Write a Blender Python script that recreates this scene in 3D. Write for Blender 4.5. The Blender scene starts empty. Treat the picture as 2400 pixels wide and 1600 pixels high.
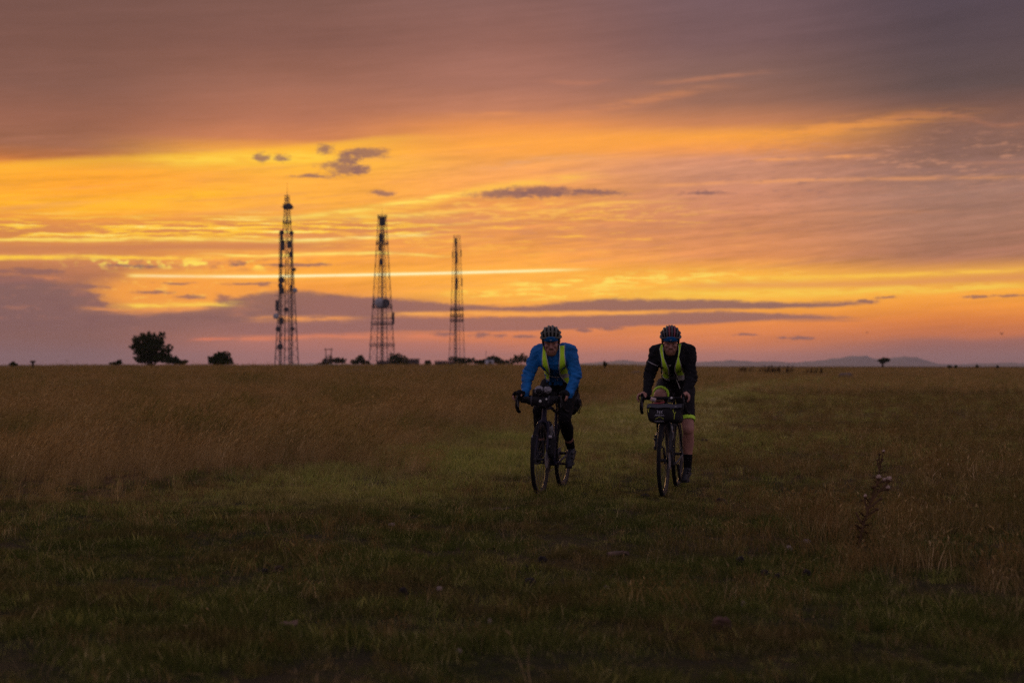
import bpy, bmesh, math, random
import numpy as np
from mathutils import Vector, Matrix, Euler, noise as mnoise
from mathutils.bvhtree import BVHTree

random.seed(7); rng = np.random.default_rng(11)
sc = bpy.context.scene
COL = sc.collection
R = math.radians

# ------------------------------------------------------------------ camera
F = 50.0 / 36.0 * 2400.0           # focal length in photo pixels
EYE = Vector((0.0, 0.0, 1.27))
PITCH = math.atan((855 - 800) / F)
cam = bpy.data.cameras.new('camera'); cam_ob = bpy.data.objects.new('camera', cam); COL.objects.link(cam_ob)
cam.lens = 50.0; cam.sensor_width = 36.0; cam.clip_start = 0.05; cam.clip_end = 40000.0
cam_ob.location = EYE; cam_ob.rotation_euler = (R(90) + PITCH, 0, 0)
cam.dof.use_dof = True; cam.dof.focus_distance = 13.95; cam.dof.aperture_fstop = 2.0
sc.camera = cam_ob

def ray(px, py):
    """world direction through a point of the 2400 x 1600 photograph"""
    cx, cy = (px - 1200) / F, (800 - py) / F
    c, s = math.cos(PITCH), math.sin(PITCH)
    return Vector((cx, c - cy * s, s + cy * c))

def at(px, py, depth):
    d = ray(px, py)
    return EYE + d * (depth / d.y)

def lin(r, g, b):
    f = lambda v: (v / 255) / 12.92 if v <= 10.3 else (((v / 255) + 0.055) / 1.055) ** 2.4
    return (f(r), f(g), f(b), 1.0)

# ------------------------------------------------------------------ node expressions
class X:
    """a shader value that can be written as arithmetic"""
    nt = None
    def __init__(s, o): s.o = o
    @staticmethod
    def m(op, *a, clamp=False):
        n = X.nt.nodes.new('ShaderNodeMath'); n.operation = op; n.use_clamp = clamp
        for i, v in enumerate(a):
            if isinstance(v, X): X.nt.links.new(v.o, n.inputs[i])
            else: n.inputs[i].default_value = v
        return X(n.outputs[0])
    def __add__(s, b): return X.m('ADD', s, b)
    __radd__ = __add__
    def __sub__(s, b): return X.m('SUBTRACT', s, b)
    def __rsub__(s, b): return X.m('SUBTRACT', b, s)
    def __mul__(s, b): return X.m('MULTIPLY', s, b)
    __rmul__ = __mul__
    def __truediv__(s, b): return X.m('DIVIDE', s, b)
def sstep(a, b, x, lo=0.0, hi=1.0):
    n = X.nt.nodes.new('ShaderNodeMapRange'); n.interpolation_type = 'SMOOTHSTEP'
    if a > b: a, b, lo, hi = b, a, hi, lo
    X.nt.links.new(x.o, n.inputs[0])
    for i, v in enumerate((a, b, lo, hi)): n.inputs[i + 1].default_value = v
    return X(n.outputs[0])
def mixc(fac, a, b):
    n = X.nt.nodes.new('ShaderNodeMix'); n.data_type = 'RGBA'; n.clamp_factor = True
    def put(v, i):
        if isinstance(v, X): X.nt.links.new(v.o, n.inputs[i])
        else: n.inputs[i].default_value = v
    put(fac, 0); put(a, 6); put(b, 7)
    return X(n.outputs[2])
def vec(x, y, z=0.0):
    n = X.nt.nodes.new('ShaderNodeCombineXYZ')
    for i, v in enumerate((x, y, z)):
        if isinstance(v, X): X.nt.links.new(v.o, n.inputs[i])
        else: n.inputs[i].default_value = v
    return X(n.outputs[0])
def noi(v, scale=1.0, detail=3.0, rough=0.5, color=False):
    n = X.nt.nodes.new('ShaderNodeTexNoise'); n.inputs['Scale'].default_value = scale
    n.inputs['Detail'].default_value = detail; n.inputs['Roughness'].default_value = rough
    X.nt.links.new(v.o, n.inputs['Vector'])
    return X(n.outputs['Color' if color else 'Fac'])
def sep(v):
    n = X.nt.nodes.new('ShaderNodeSeparateXYZ'); X.nt.links.new(v.o, n.inputs[0])
    return [X(o) for o in n.outputs]
def ramp(fac, stops):
    n = X.nt.nodes.new('ShaderNodeValToRGB'); e = n.color_ramp.elements
    stops = sorted(stops)
    while len(e) < len(stops): e.new(0.5)
    for i, (p, c) in enumerate(stops): e[i].position = p
    for i, (p, c) in enumerate(stops): e[i].position = p; e[i].color = c
    if isinstance(fac, X): X.nt.links.new(fac.o, n.inputs[0])
    return X(n.outputs[0])
def fcurve(x, pts):
    n = X.nt.nodes.new('ShaderNodeFloatCurve'); c = n.mapping.curves[0]
    n.mapping.use_clip = True; n.mapping.extend = 'HORIZONTAL'
    pts = sorted(pts)
    c.points[0].location = pts[0]; c.points[1].location = pts[-1]
    for p in pts[1:-1]: c.points.new(*p)
    n.mapping.update()
    X.nt.links.new(x.o, n.inputs['Value'])
    return X(n.outputs[0])

# ------------------------------------------------------------------ sky
world = bpy.data.worlds.new('World'); sc.world = world; world.use_nodes = True
X.nt = world.node_tree; X.nt.nodes.clear()
tc = X.nt.nodes.new('ShaderNodeTexCoord')
dx, dy, dz = sep(X(tc.outputs['Generated']))
AZ = X.m('ARCTAN2', dx, dy)
U = AZ * F + 1200.0                               # azimuth, counted like the photo's columns
V = 855.0 - X.m('ARCSINE', dz) * F                # elevation, counted like the photo's rows

def uv(px, py):
    d = ray(px, py).normalized()
    return 1200 + F * math.atan2(d.x, d.y), 855 - F * math.asin(d.z)

def tilt_curve(pts, u, vmin=-100.0, vmax=1000.0):
    """a line across the sky through photographed points"""
    q = [uv(*p) for p in pts]
    t = (u + 200.0) / 2800.0
    return fcurve(t, [((a + 200) / 2800, (b - vmin) / (vmax - vmin)) for a, b in q]) * (vmax - vmin) + vmin

w1 = noi(vec(U / 210.0, V / 55.0, 3.1), 1.0, 4.0, 0.55, color=True)
w1x, w1y, w1z = sep(w1)
w2 = noi(vec(U / 40.0, V / 12.0, 8.3), 1.0, 4.0, 0.65, color=True)
w2x, w2y, w2z = sep(w2)
w3 = noi(vec(U / 26.0, V / 11.0, 5.5), 1.0, 5.0, 0.68)
Uw = U + (w1x - 0.5) * 70.0 + (w2x - 0.5) * 34.0
Vw = V + (w1y - 0.5) * 16.0 + (w2y - 0.5) * 13.0
Vs = V + (w1y - 0.5) * 9.0 + (w2y - 0.5) * 6.0

COLS = [
 (150, [(0,112,77,71),(100,116,78,70),(200,128,86,76),(280,146,93,76),(340,150,96,74),(372,180,106,58),(400,254,154,40),(440,255,162,42),(480,255,176,36),(520,244,154,52),(560,220,136,64),(600,205,130,80),(640,176,112,84),(690,122,89,86),(740,112,83,84),(790,118,86,84),(850,122,90,94)]),
 (700, [(0,122,84,77),(100,126,84,76),(200,152,99,83),(280,176,110,85),(325,202,124,82),(350,250,168,54),(375,255,184,50),(420,250,170,62),(480,250,172,60),(540,226,146,76),(600,242,158,60),(640,248,162,54),(680,240,152,62),(720,172,116,92),(760,156,106,98),(800,172,110,98),(850,178,118,112)]),
 (1200,[(0,132,92,87),(100,146,98,88),(200,166,110,94),(260,190,122,92),(295,234,146,76),(340,254,166,64),(400,242,160,86),(450,242,158,80),(500,236,150,80),(540,232,148,82),(600,248,162,68),(650,252,170,62),(690,255,182,66),(720,248,162,66),(760,238,140,74),(800,226,128,80),(850,194,120,104)]),
 (1700,[(0,112,85,90),(100,118,87,88),(180,134,97,88),(240,152,104,86),(290,198,126,84),(320,252,164,64),(348,244,154,80),(372,212,142,108),(400,208,142,112),(450,200,132,102),(540,212,136,92),(600,224,142,84),(640,250,170,60),(690,255,188,62),(725,255,168,56),(760,244,142,64),(800,228,130,74),(850,188,118,106)]),
 (2250,[(0,80,66,76),(100,84,68,74),(200,92,73,73),(260,120,84,74),(300,128,90,78),(340,134,96,84),(400,148,108,96),(450,164,120,104),(520,164,116,96),(600,166,112,88),(635,206,132,74),(680,252,168,56),(720,248,152,54),(750,228,130,56),(780,206,116,68),(810,164,100,80),(850,138,100,100)]),
]
base = None; prev = None
for cx, rows in COLS:
    t = (V + 100.0) / 1000.0
    stops = [((uv(cx, p)[1] + 100) / 1000, lin(r, g, b)) for p, r, g, b in rows]
    c = ramp(X.m('MINIMUM', X.m('MAXIMUM', t, 0.0), 1.0), stops)
    u0 = uv(cx, 800)[0]
    base = c if base is None else mixc(sstep(prev, u0, U), base, c)
    prev = u0
# soft streaky structure, rising a little to the right
Vt = V + U * 0.085
big = noi(vec(U / 520.0, Vt / 42.0, 1.7), 1.0, 5.0, 0.55)
fine = noi(vec(U / 190.0, Vt / 11.0, 5.2), 1.0, 4.0, 0.6)
low = sstep(300.0, 420.0, V) * sstep(720.0, 600.0, V)
grain = noi(vec(U / 62.0 + w1x * 0.8, Vt / 6.0 + w1y * 0.5, 7.1), 1.0, 4.0, 0.65)
puff = noi(vec(U / 90.0, Vt / 30.0, 2.9), 1.0, 5.0, 0.6)
g = 1.0 + (big - 0.5) * (0.34 + low * 0.30) + (fine - 0.5) * (0.16 + low * 0.34) + (grain - 0.5) * (0.10 + low * 0.36) + (puff - 0.5) * 0.14
sky = mixc(1.0, base, base)
nmul = X.nt.nodes.new('ShaderNodeVectorMath'); nmul.operation = 'SCALE'
X.nt.links.new(base.o, nmul.inputs[0]); X.nt.links.new(g.o, nmul.inputs[3]); sky = X(nmul.outputs[0])
# mauve veils drawn through the orange
veil = sstep(0.50, 0.72, noi(vec(U / 420.0 + 4.0, Vt / 21.0, 9.9), 1.0, 5.0, 0.6))
sky = mixc(veil * low * 0.30, sky, lin(196, 128, 104))

def paint(mask, rgb, k=1.0):
    global sky
    sky = mixc(mask * k if k != 1.0 else mask, sky, lin(*rgb))
def gauss(d, w):
    q = d / w
    return X.m('POWER', 2.718282, q * q * -1.0)
def span(x0, x1, f0=60.0, f1=60.0):
    a, b = uv(x0, 700)[0], uv(x1, 700)[0]
    return sstep(a - f0, a + f0, Uw) * sstep(b + f1, b - f1, Uw)
def streak(pts, w, rgb, k=1.0, f0=60.0, f1=60.0, v=None, wob=True):
    d = (v or (Vs if wob else V)) - tilt_curve(pts, U)
    paint(gauss(d, w) * span(pts[0][0], pts[-1][0], f0, f1) * brk, rgb, k)
def blob(px, py, rx, ry, rgb=(126, 89, 92), k=0.82, soft=0.6):
    a, b = uv(px, py)
    ex, ey = (Uw - a) / rx, (Vw - b) / ry
    d = X.m('SQRT', ex * ex + ey * ey) + (w3 - 0.5) * 3.0
    paint(sstep(1 + soft, 1 - soft, d), rgb, k)
brk = sstep(0.34, 0.58, noi(vec(U / 75.0, V / 9.0, 3.7), 1.0, 4.0, 0.62), 0.25, 1.0)
YEL, WHT, ORA = (255, 206, 66), (255, 240, 150), (250, 158, 72)

# glowing lower edge of the high cloud sheet
d = Vs - tilt_curve([(0, 384), (200, 371), (400, 362), (600, 350), (750, 338), (900, 322), (1050, 318)], U)
paint(sstep(-9.0, 10.0, d) * X.m('POWER', 2.718282, X.m('MAXIMUM', d, 0.0) / -34.0) * span(-200, 960, 60, 160), (255, 190, 48), 0.8)
streak([(380, 376), (520, 374), (620, 372), (780, 366)], 13.0, (255, 212, 70), 0.75, 90, 70)
streak([(130, 500), (250, 482), (420, 462), (560, 448)], 15.0, (255, 190, 30), 0.6, 90, 90)
# swath of orange on the right and its curling tail
streak([(1150, 345), (1400, 340), (1600, 332), (1800, 318), (1950, 300), (2100, 283), (2200, 272)], 17.0, (252, 160, 66), 0.62, 200, 190)
streak([(2080, 284), (2180, 268), (2260, 276), (2330, 292), (2420, 290)], 6.0, (176, 112, 84), 0.5, 60, 60)
streak([(1180, 292), (1320, 268), (1450, 246), (1560, 226), (1660, 205)], 11.0, (216, 136, 88), 0.5, 120, 120)
streak([(1540, 196), (1620, 188), (1700, 178), (1780, 168)], 5.5, (206, 132, 94), 0.42, 70, 90)
streak([(1290, 192), (1360, 196), (1420, 190)], 6.0, (196, 124, 96), 0.45)
streak([(1080, 268), (1150, 266), (1230, 262)], 5.0, (232, 146, 86), 0.5)
streak([(1780, 374), (1880, 369), (2040, 366)], 4.5, (246, 160, 92), 0.75, 30, 70)
streak([(1540, 434), (1650, 431), (1760, 428), (1900, 422), (2150, 418), (2400, 416)], 4.5, (244, 162, 98), 0.6, 40, 500)
streak([(2180, 384), (2280, 381), (2420, 379)], 4.0, (182, 124, 98), 0.6)
streak([(1850, 505), (2000, 500), (2200, 497)], 5.0, (212, 140, 100), 0.4, 100, 100)
streak([(1150, 395), (1260, 376), (1400, 372)], 9.0, (222, 164, 128), 0.4, 90, 90)
# diagonal ray from the second mast
streak([(770, 512), (900, 494), (1010, 472), (1110, 448), (1220, 432), (1380, 412)], 10.0, (255, 196, 72), 0.75, 120, 90)
streak([(650, 520), (760, 503), (880, 486), (980, 470), (1080, 456)], 6.0, (255, 226, 96), 0.9, 70, 90)
streak([(640, 511), (760, 509), (900, 507), (1060, 496)], 4.5, (255, 226, 100), 0.9, 70, 80)
streak([(960, 500), (1120, 492), (1280, 494), (1400, 478), (1560, 472)], 4.5, (255, 190, 84), 0.7, 80, 90)
d = V - tilt_curve([(780, 512), (900, 509), (1060, 503), (1200, 500)], U)
paint(gauss(d - 14.0, 10.0) * span(850, 1240, 80, 120), (214, 140, 100), 0.5)
# rippled streaks on the left
rip = noi(vec(U / 190.0 + w1z * 0.7, (V + U * 0.02) / 8.5 + w2z * 0.7 + w1y * 2.0, 2.2), 1.0, 4.0, 0.62)
env = gauss(V - tilt_curve([(-100, 530), (300, 540), (600, 536), (900, 536), (1300, 545)], U), 27.0) * sstep(1200.0, 850.0, U)
paint(env, (206, 130, 78), 0.75)
paint(sstep(0.47, 0.54, rip) * env, (255, 196, 50), 1.0)
paint(sstep(0.55, 0.62, rip) * env, (255, 238, 130), 0.85)
streak([(-60, 563), (250, 561), (500, 562), (700, 566), (830, 557)], 4.0, (255, 220, 96), 0.95, 60, 70)
streak([(640, 562), (720, 563), (860, 556), (1000, 551)], 3.4, (255, 238, 140), 0.9, 40, 60)
streak([(-60, 605), (100, 602), (250, 603), (400, 606), (560, 600)], 4.2, (255, 196, 66), 0.9, 60, 90)
streak([(-90, 606), (100, 602), (250, 603), (360, 605)], 4.4, (255, 204, 62), 1.0, 60, 60)
streak([(400, 585), (560, 588), (700, 592), (860, 592)], 3.5, (255, 186, 76), 0.75, 60, 60)
streak([(500, 597), (620, 600), (760, 594), (900, 593), (1020, 600)], 3.6, (255, 232, 110), 0.85, 60, 70)
d = V - tilt_curve([(-60, 583), (300, 580), (600, 577), (760, 577)], U)
paint(gauss(d, 11.0) * span(-200, 800, 40, 160), (198, 124, 80), 0.9)
# flecks in the middle of the sky
fl = noi(vec(U / 120.0, V / 12.0, 6.6), 1.0, 4.0, 0.65)
fenv = gauss(V - 540.0, 56.0) * sstep(650.0, 850.0, U) * sstep(1850.0, 1350.0, U)
paint(sstep(0.46, 0.34, fl) * fenv, (206, 134, 92), 0.6)
paint(sstep(0.53, 0.64, fl) * fenv, (255, 186, 70), 0.85)
mk = noi(vec(U / 46.0 + w1z, V / 8.5 + U * 0.006, 12.4), 1.0, 4.0, 0.62)
paint(sstep(0.50, 0.66, mk) * gauss(V - 492.0, 30.0) * sstep(850.0, 1050.0, U) * sstep(1750.0, 1400.0, U), (255, 192, 84), 0.65)
paint(sstep(0.52, 0.66, mk) * gauss(V - 400.0, 60.0) * sstep(1500.0, 1800.0, U), (206, 142, 112), 0.55)
paint(sstep(0.46, 0.32, mk) * gauss(V - 440.0, 90.0) * sstep(1450.0, 1900.0, U), (150, 108, 100), 0.5)
# mottled cloud over the trail
mot = noi(vec(U / 34.0, V / 17.0, 4.4), 1.0, 3.0, 0.6)
menv = gauss(V - 624.0, 13.0) * sstep(110.0, 330.0, U) * sstep(800.0, 640.0, U)
paint(sstep(0.50, 0.66, mot) * menv, (255, 228, 92), 0.9)
paint(sstep(0.46, 0.34, mot) * menv, (178, 116, 84), 0.7)
# condensation trail and the streaks that carry it on
tr = tilt_curve([(300, 646), (550, 648), (800, 645), (1000, 641), (1200, 636), (1380, 631)], U)
paint(gauss(V - tr, 12.0) * span(300, 1330, 30, 60), (255, 180, 66), 0.7)
paint(gauss(V - tr + (w2y - 0.5) * 2.0, 3.6) * span(305, 1340, 14, 90) * sstep(0.28, 0.50, noi(vec(U / 90.0, 3.3, 1.1), 1.0, 3.0, 0.6), 0.62, 1.0), (255, 236, 136), 1.0)
paint(gauss(V - tr, 2.2) * span(330, 1250, 30, 160), (255, 250, 205), 0.85)
sp = noi(vec(U / 60.0, V / 8.0, 7.7), 1.0, 4.0, 0.65)
rib = tilt_curve([(1180, 672), (1350, 664), (1500, 654), (1700, 650), (2000, 647), (2200, 640), (2420, 630)], U)
paint(gauss(V - rib, 18.0) * span(1150, 2500, 90, 60), (255, 186, 70), 0.5)
paint(sstep(0.46, 0.62, sp) * gauss(V - rib, 15.0) * span(1200, 1800, 60, 250), (255, 226, 98), 0.95)
streak([(1580, 656), (1750, 652), (2000, 648), (2200, 640), (2420, 629)], 5.0, (255, 196, 70), 0.95, 60, 60)
streak([(1560, 690), (1750, 687), (1950, 684), (2150, 678), (2420, 668)], 11.0, (255, 206, 76), 0.9, 130, 100)
paint(sstep(0.48, 0.64, sp) * gauss(V - 690.0, 13.0) * span(1050, 1560, 40, 120), (255, 222, 92), 0.9)
d = V - tilt_curve([(1500, 672), (1750, 668), (2000, 666), (2200, 658), (2420, 648)], U)
paint(gauss(d, 7.0) * span(1620, 2500, 120, 60), (228, 150, 88), 0.6)
# opening that still burns over the bank
ex, ey = (Uw - uv(420, 690)[0]) / 210.0, (Vw - uv(420, 690)[1]) / 46.0
paint(sstep(1.25, 0.55, X.m('SQRT', ex * ex + ey * ey)), (248, 160, 62), 0.9)
paint(sstep(0.52, 0.66, noi(vec(U / 60.0, V / 16.0, 11.3), 1.0, 5.0, 0.65)) * sstep(1.25, 0.55, X.m('SQRT', ex * ex + ey * ey)), (255, 196, 84), 0.7)
# low bank of cloud on the left, with its ragged top
GR = (128, 91, 94)
top = tilt_curve([(-100, 652), (60, 654), (140, 668), (220, 692), (265, 730), (320, 737), (400, 730), (470, 722), (530, 706), (600, 692), (700, 684), (780, 692), (860, 700), (960, 704), (1060, 708)], U)
bank = sstep(-8.0, 7.0, Vw - top + (w3 - 0.5) * 14.0) * sstep(800.0, 742.0, V) * sstep(1150.0, 700.0, U)
paint(bank, (115, 87, 91), 0.92)
lump = noi(vec(U / 110.0, V / 34.0, 13.1), 1.0, 5.0, 0.62)
paint(sstep(0.50, 0.68, lump) * bank, (104, 78, 86), 0.6)
paint(sstep(0.47, 0.34, lump) * bank * sstep(640.0, 700.0, V), (168, 110, 92), 0.5)
paint(sstep(60.0, -200.0, U) * sstep(600.0, 700.0, V), (104, 80, 88), 0.6)
# two long bars to the right
def bar(topp, botp, x0, x1, rgb=GR, k=0.9, f0=60, f1=60):
    a = sstep(-5.0, 5.0, Vw - tilt_curve(topp, U) + (w3 - 0.5) * 8.0) * sstep(4.0, -4.0, Vs - tilt_curve(botp, U))
    paint(a * span(x0, x1, f0, f1), rgb, k)
bar([(650, 700), (800, 698), (950, 703), (1060, 712), (1160, 716), (1250, 715), (1350, 706), (1500, 700), (1600, 701), (1750, 706), (1900, 709), (2080, 707)],
    [(650, 742), (850, 740), (960, 733), (1100, 728), (1300, 729), (1500, 728), (1700, 725), (1850, 722), (1960, 718), (2080, 712)], 700, 2030, f1=40)
bar([(560, 756), (760, 752), (900, 745), (1100, 741), (1300, 740), (1500, 735), (1680, 731), (1800, 735), (1900, 739), (2040, 744)],
    [(560, 784), (760, 782), (900, 776), (1100, 776), (1300, 774), (1500, 763), (1680, 758), (1800, 751), (1900, 748), (2040, 748)], 540, 1990, (134, 94, 96), 0.85, 120, 60)
streak([(1840, 752), (1920, 751), (2010, 752)], 2.6, (170, 108, 88), 0.6)
streak([(-80, 654), (30, 655), (110, 653), (160, 655)], 5.0, (196, 122, 86), 0.9, 40, 40)
# gaps that glow under the bank
streak([(600, 748), (700, 747), (820, 747)], 6.0, (250, 160, 78), 0.85, 40, 50)
streak([(930, 735), (1100, 734), (1300, 735), (1540, 732)], 4.5, (255, 176, 78), 0.85, 60, 60)
streak([(280, 718), (400, 715), (490, 714), (560, 711)], 5.5, (255, 214, 78), 1.0, 40, 40)
streak([(200, 722), (300, 728), (420, 726), (500, 720)], 6.0, (240, 152, 78), 0.7, 50, 40)
streak([(455, 796), (500, 795), (545, 794)], 3.6, (232, 124, 84), 0.85, 25, 12)
streak([(555, 796), (640, 793), (740, 788), (860, 787), (1050, 789)], 6.0, (232, 130, 88), 0.85, 15, 60)
bar([(560, 801), (700, 800), (850, 803), (1000, 803), (1250, 806)], [(560, 850), (700, 848), (850, 846), (1000, 840), (1250, 836)], 560, 1200, (178, 114, 106), 0.5, 80, 100)
# small separate clouds
for b in [(862, 360, 42, 11), (818, 372, 22, 12), (776, 352, 18, 9), (802, 394, 42, 15), (728, 411, 48, 5), (616, 370, 16, 11), (660, 372, 20, 7), (840, 400, 18, 10),
          (1200, 456, 80, 8), (1280, 450, 75, 11), (1390, 452, 60, 8), (900, 455, 26, 7), (1650, 453, 42, 5),
          (60, 636, 62, 7), (30, 655, 70, 9), (205, 672, 36, 6), (215, 692, 30, 5), (225, 710, 26, 6), (300, 624, 30, 4), (350, 627, 24, 4), (555, 618, 15, 5),
          (365, 684, 36, 4), (450, 696, 30, 4), (530, 700, 20, 9), (700, 620, 70, 4), (600, 666, 50, 3), (420, 663, 36, 3),
          (1035, 783, 30, 5), (1128, 785, 26, 5), (1182, 787, 16, 5), (1235, 790, 20, 4), (1432, 769, 32, 5), (1370, 775, 14, 4),
          (1748, 783, 26, 3), (1842, 790, 10, 3), (1885, 790, 24, 3.5), (2040, 708, 18, 4), (2085, 700, 22, 3), (2290, 697, 30, 3), (2370, 693, 34, 3)]:
    blob(*b)
# haze bank low on the right
d = Vw - tilt_curve([(1900, 808), (2000, 800), (2120, 794), (2200, 790), (2300, 794), (2420, 784)], U)
paint(sstep(-6.0, 8.0, d) * sstep(uv(1900, 800)[0], uv(2250, 800)[0], U), (148, 100, 96), 0.55)
# the rest of the dome: mauve dusk overhead and behind
ring = X.m('ABSOLUTE', U - 1200.0)
over = ramp(X.m('MAXIMUM', dz, 0.0), [(0.0, lin(168, 142, 152)), (0.25, lin(172, 148, 162)), (0.6, lin(166, 150, 170)), (1.0, lin(160, 148, 170))])
sky = mixc(sstep(1350.0, 4200.0, ring), sky, over)
sky = mixc(sstep(0.0, -1500.0, V), sky, over)
sky = mixc(sstep(0.0, -0.02, dz), sky, lin(60, 48, 40))
nish = X.nt.nodes.new('ShaderNodeTexSky'); nish.sky_type = 'NISHITA'; nish.sun_disc = False
nish.sun_elevation = R(1.0); nish.sun_rotation = R(-9.0); nish.air_density = 1.0; nish.dust_density = 2.0
bg1 = X.nt.nodes.new('ShaderNodeBackground'); bg1.inputs[1].default_value = 1.0
X.nt.links.new(sky.o, bg1.inputs[0])
bg2 = X.nt.nodes.new('ShaderNodeBackground'); bg2.inputs[1].default_value = 0.006
X.nt.links.new(nish.outputs[0], bg2.inputs[0])
addn = X.nt.nodes.new('ShaderNodeAddShader'); out = X.nt.nodes.new('ShaderNodeOutputWorld')
X.nt.links.new(bg1.outputs[0], addn.inputs[0]); X.nt.links.new(bg2.outputs[0], addn.inputs[1])
X.nt.links.new(addn.outputs[0], out.inputs['Surface'])
world.cycles.sampling_method = 'MANUAL'; world.cycles.sample_map_resolution = 1024

# the sun has gone into the cloud: only a weak, wide, warm glow is left of it
sun = bpy.data.lights.new('sun', 'SUN'); sun.energy = 0.8; sun.angle = R(10); sun.color = (1.0, 0.55, 0.24)
sun_ob = bpy.data.objects.new('sun', sun); COL.objects.link(sun_ob)
sd = Vector((math.sin(R(-9)) * math.cos(R(4)), math.cos(R(-9)) * math.cos(R(4)), math.sin(R(4))))
sun_ob.rotation_euler = sd.to_track_quat('Z', 'Y').to_euler()

sc.view_settings.view_transform = 'Standard'; sc.view_settings.look = 'None'
sc.view_settings.exposure = 0.0; sc.view_settings.gamma = 1.0; sc.view_settings.use_curve_mapping = False
sc.render.engine = 'CYCLES'; sc.cycles.use_denoising = False; sc.cycles.max_bounces = 5; sc.cycles.diffuse_bounces = 2; sc.cycles.sample_clamp_direct = 2.5; sc.cycles.sample_clamp_indirect = 2.0
sc.cycles.transparent_max_bounces = 4; sc.cycles.volume_bounces = 0

# ------------------------------------------------------------------ materials
def mat(name, rgb, rough=0.8, metal=0.0, var=0.0, vscale=20.0, rgb2=None, spec=0.4, trans=0.0, bump=0.0, bscale=60.0):
    m = bpy.data.materials.new(name); m.use_nodes = True
    X.nt = m.node_tree; b = X.nt.nodes['Principled BSDF']
    c = rgb if len(rgb) == 4 else (*rgb, 1.0)
    b.inputs['Base Color'].default_value = c
    b.inputs['Roughness'].default_value = rough; b.inputs['Metallic'].default_value = metal
    b.inputs['Specular IOR Level'].default_value = spec
    if var or rgb2:
        t = X.nt.nodes.new('ShaderNodeTexCoord')
        f = noi(X(t.outputs['Object']), vscale, 4.0, 0.6)
        lo = tuple(max(0, v * (1 - var)) for v in c[:3]) + (1,)
        hi = (*rgb2[:3], 1) if rgb2 else tuple(min(1, v * (1 + var)) for v in c[:3]) + (1,)
        col = mixc(sstep(0.32, 0.68, f), lo if not rgb2 else c, hi)
        X.nt.links.new(col.o, b.inputs['Base Color'])
    if bump:
        t = X.nt.nodes.new('ShaderNodeTexCoord'); bp = X.nt.nodes.new('ShaderNodeBump')
        bp.inputs['Strength'].default_value = bump; bp.inputs['Distance'].default_value = 0.01
        X.nt.links.new(noi(X(t.outputs['Object']), bscale, 4.0, 0.6).o, bp.inputs['Height'])
        X.nt.links.new(bp.outputs[0], b.inputs['Normal'])
    if trans:
        tb = X.nt.nodes.new('ShaderNodeBsdfTranslucent'); mx = X.nt.nodes.new('ShaderNodeMixShader')
        tb.inputs[0].default_value = c
        src = b.inputs['Base Color']
        if src.is_linked: X.nt.links.new(src.links[0].from_socket, tb.inputs[0])
        mx.inputs[0].default_value = trans
        X.nt.links.new(b.outputs[0], mx.inputs[1]); X.nt.links.new(tb.outputs[0], mx.inputs[2])
        X.nt.links.new(mx.outputs[0], X.nt.nodes['Material Output'].inputs[0])
    return m

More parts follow.
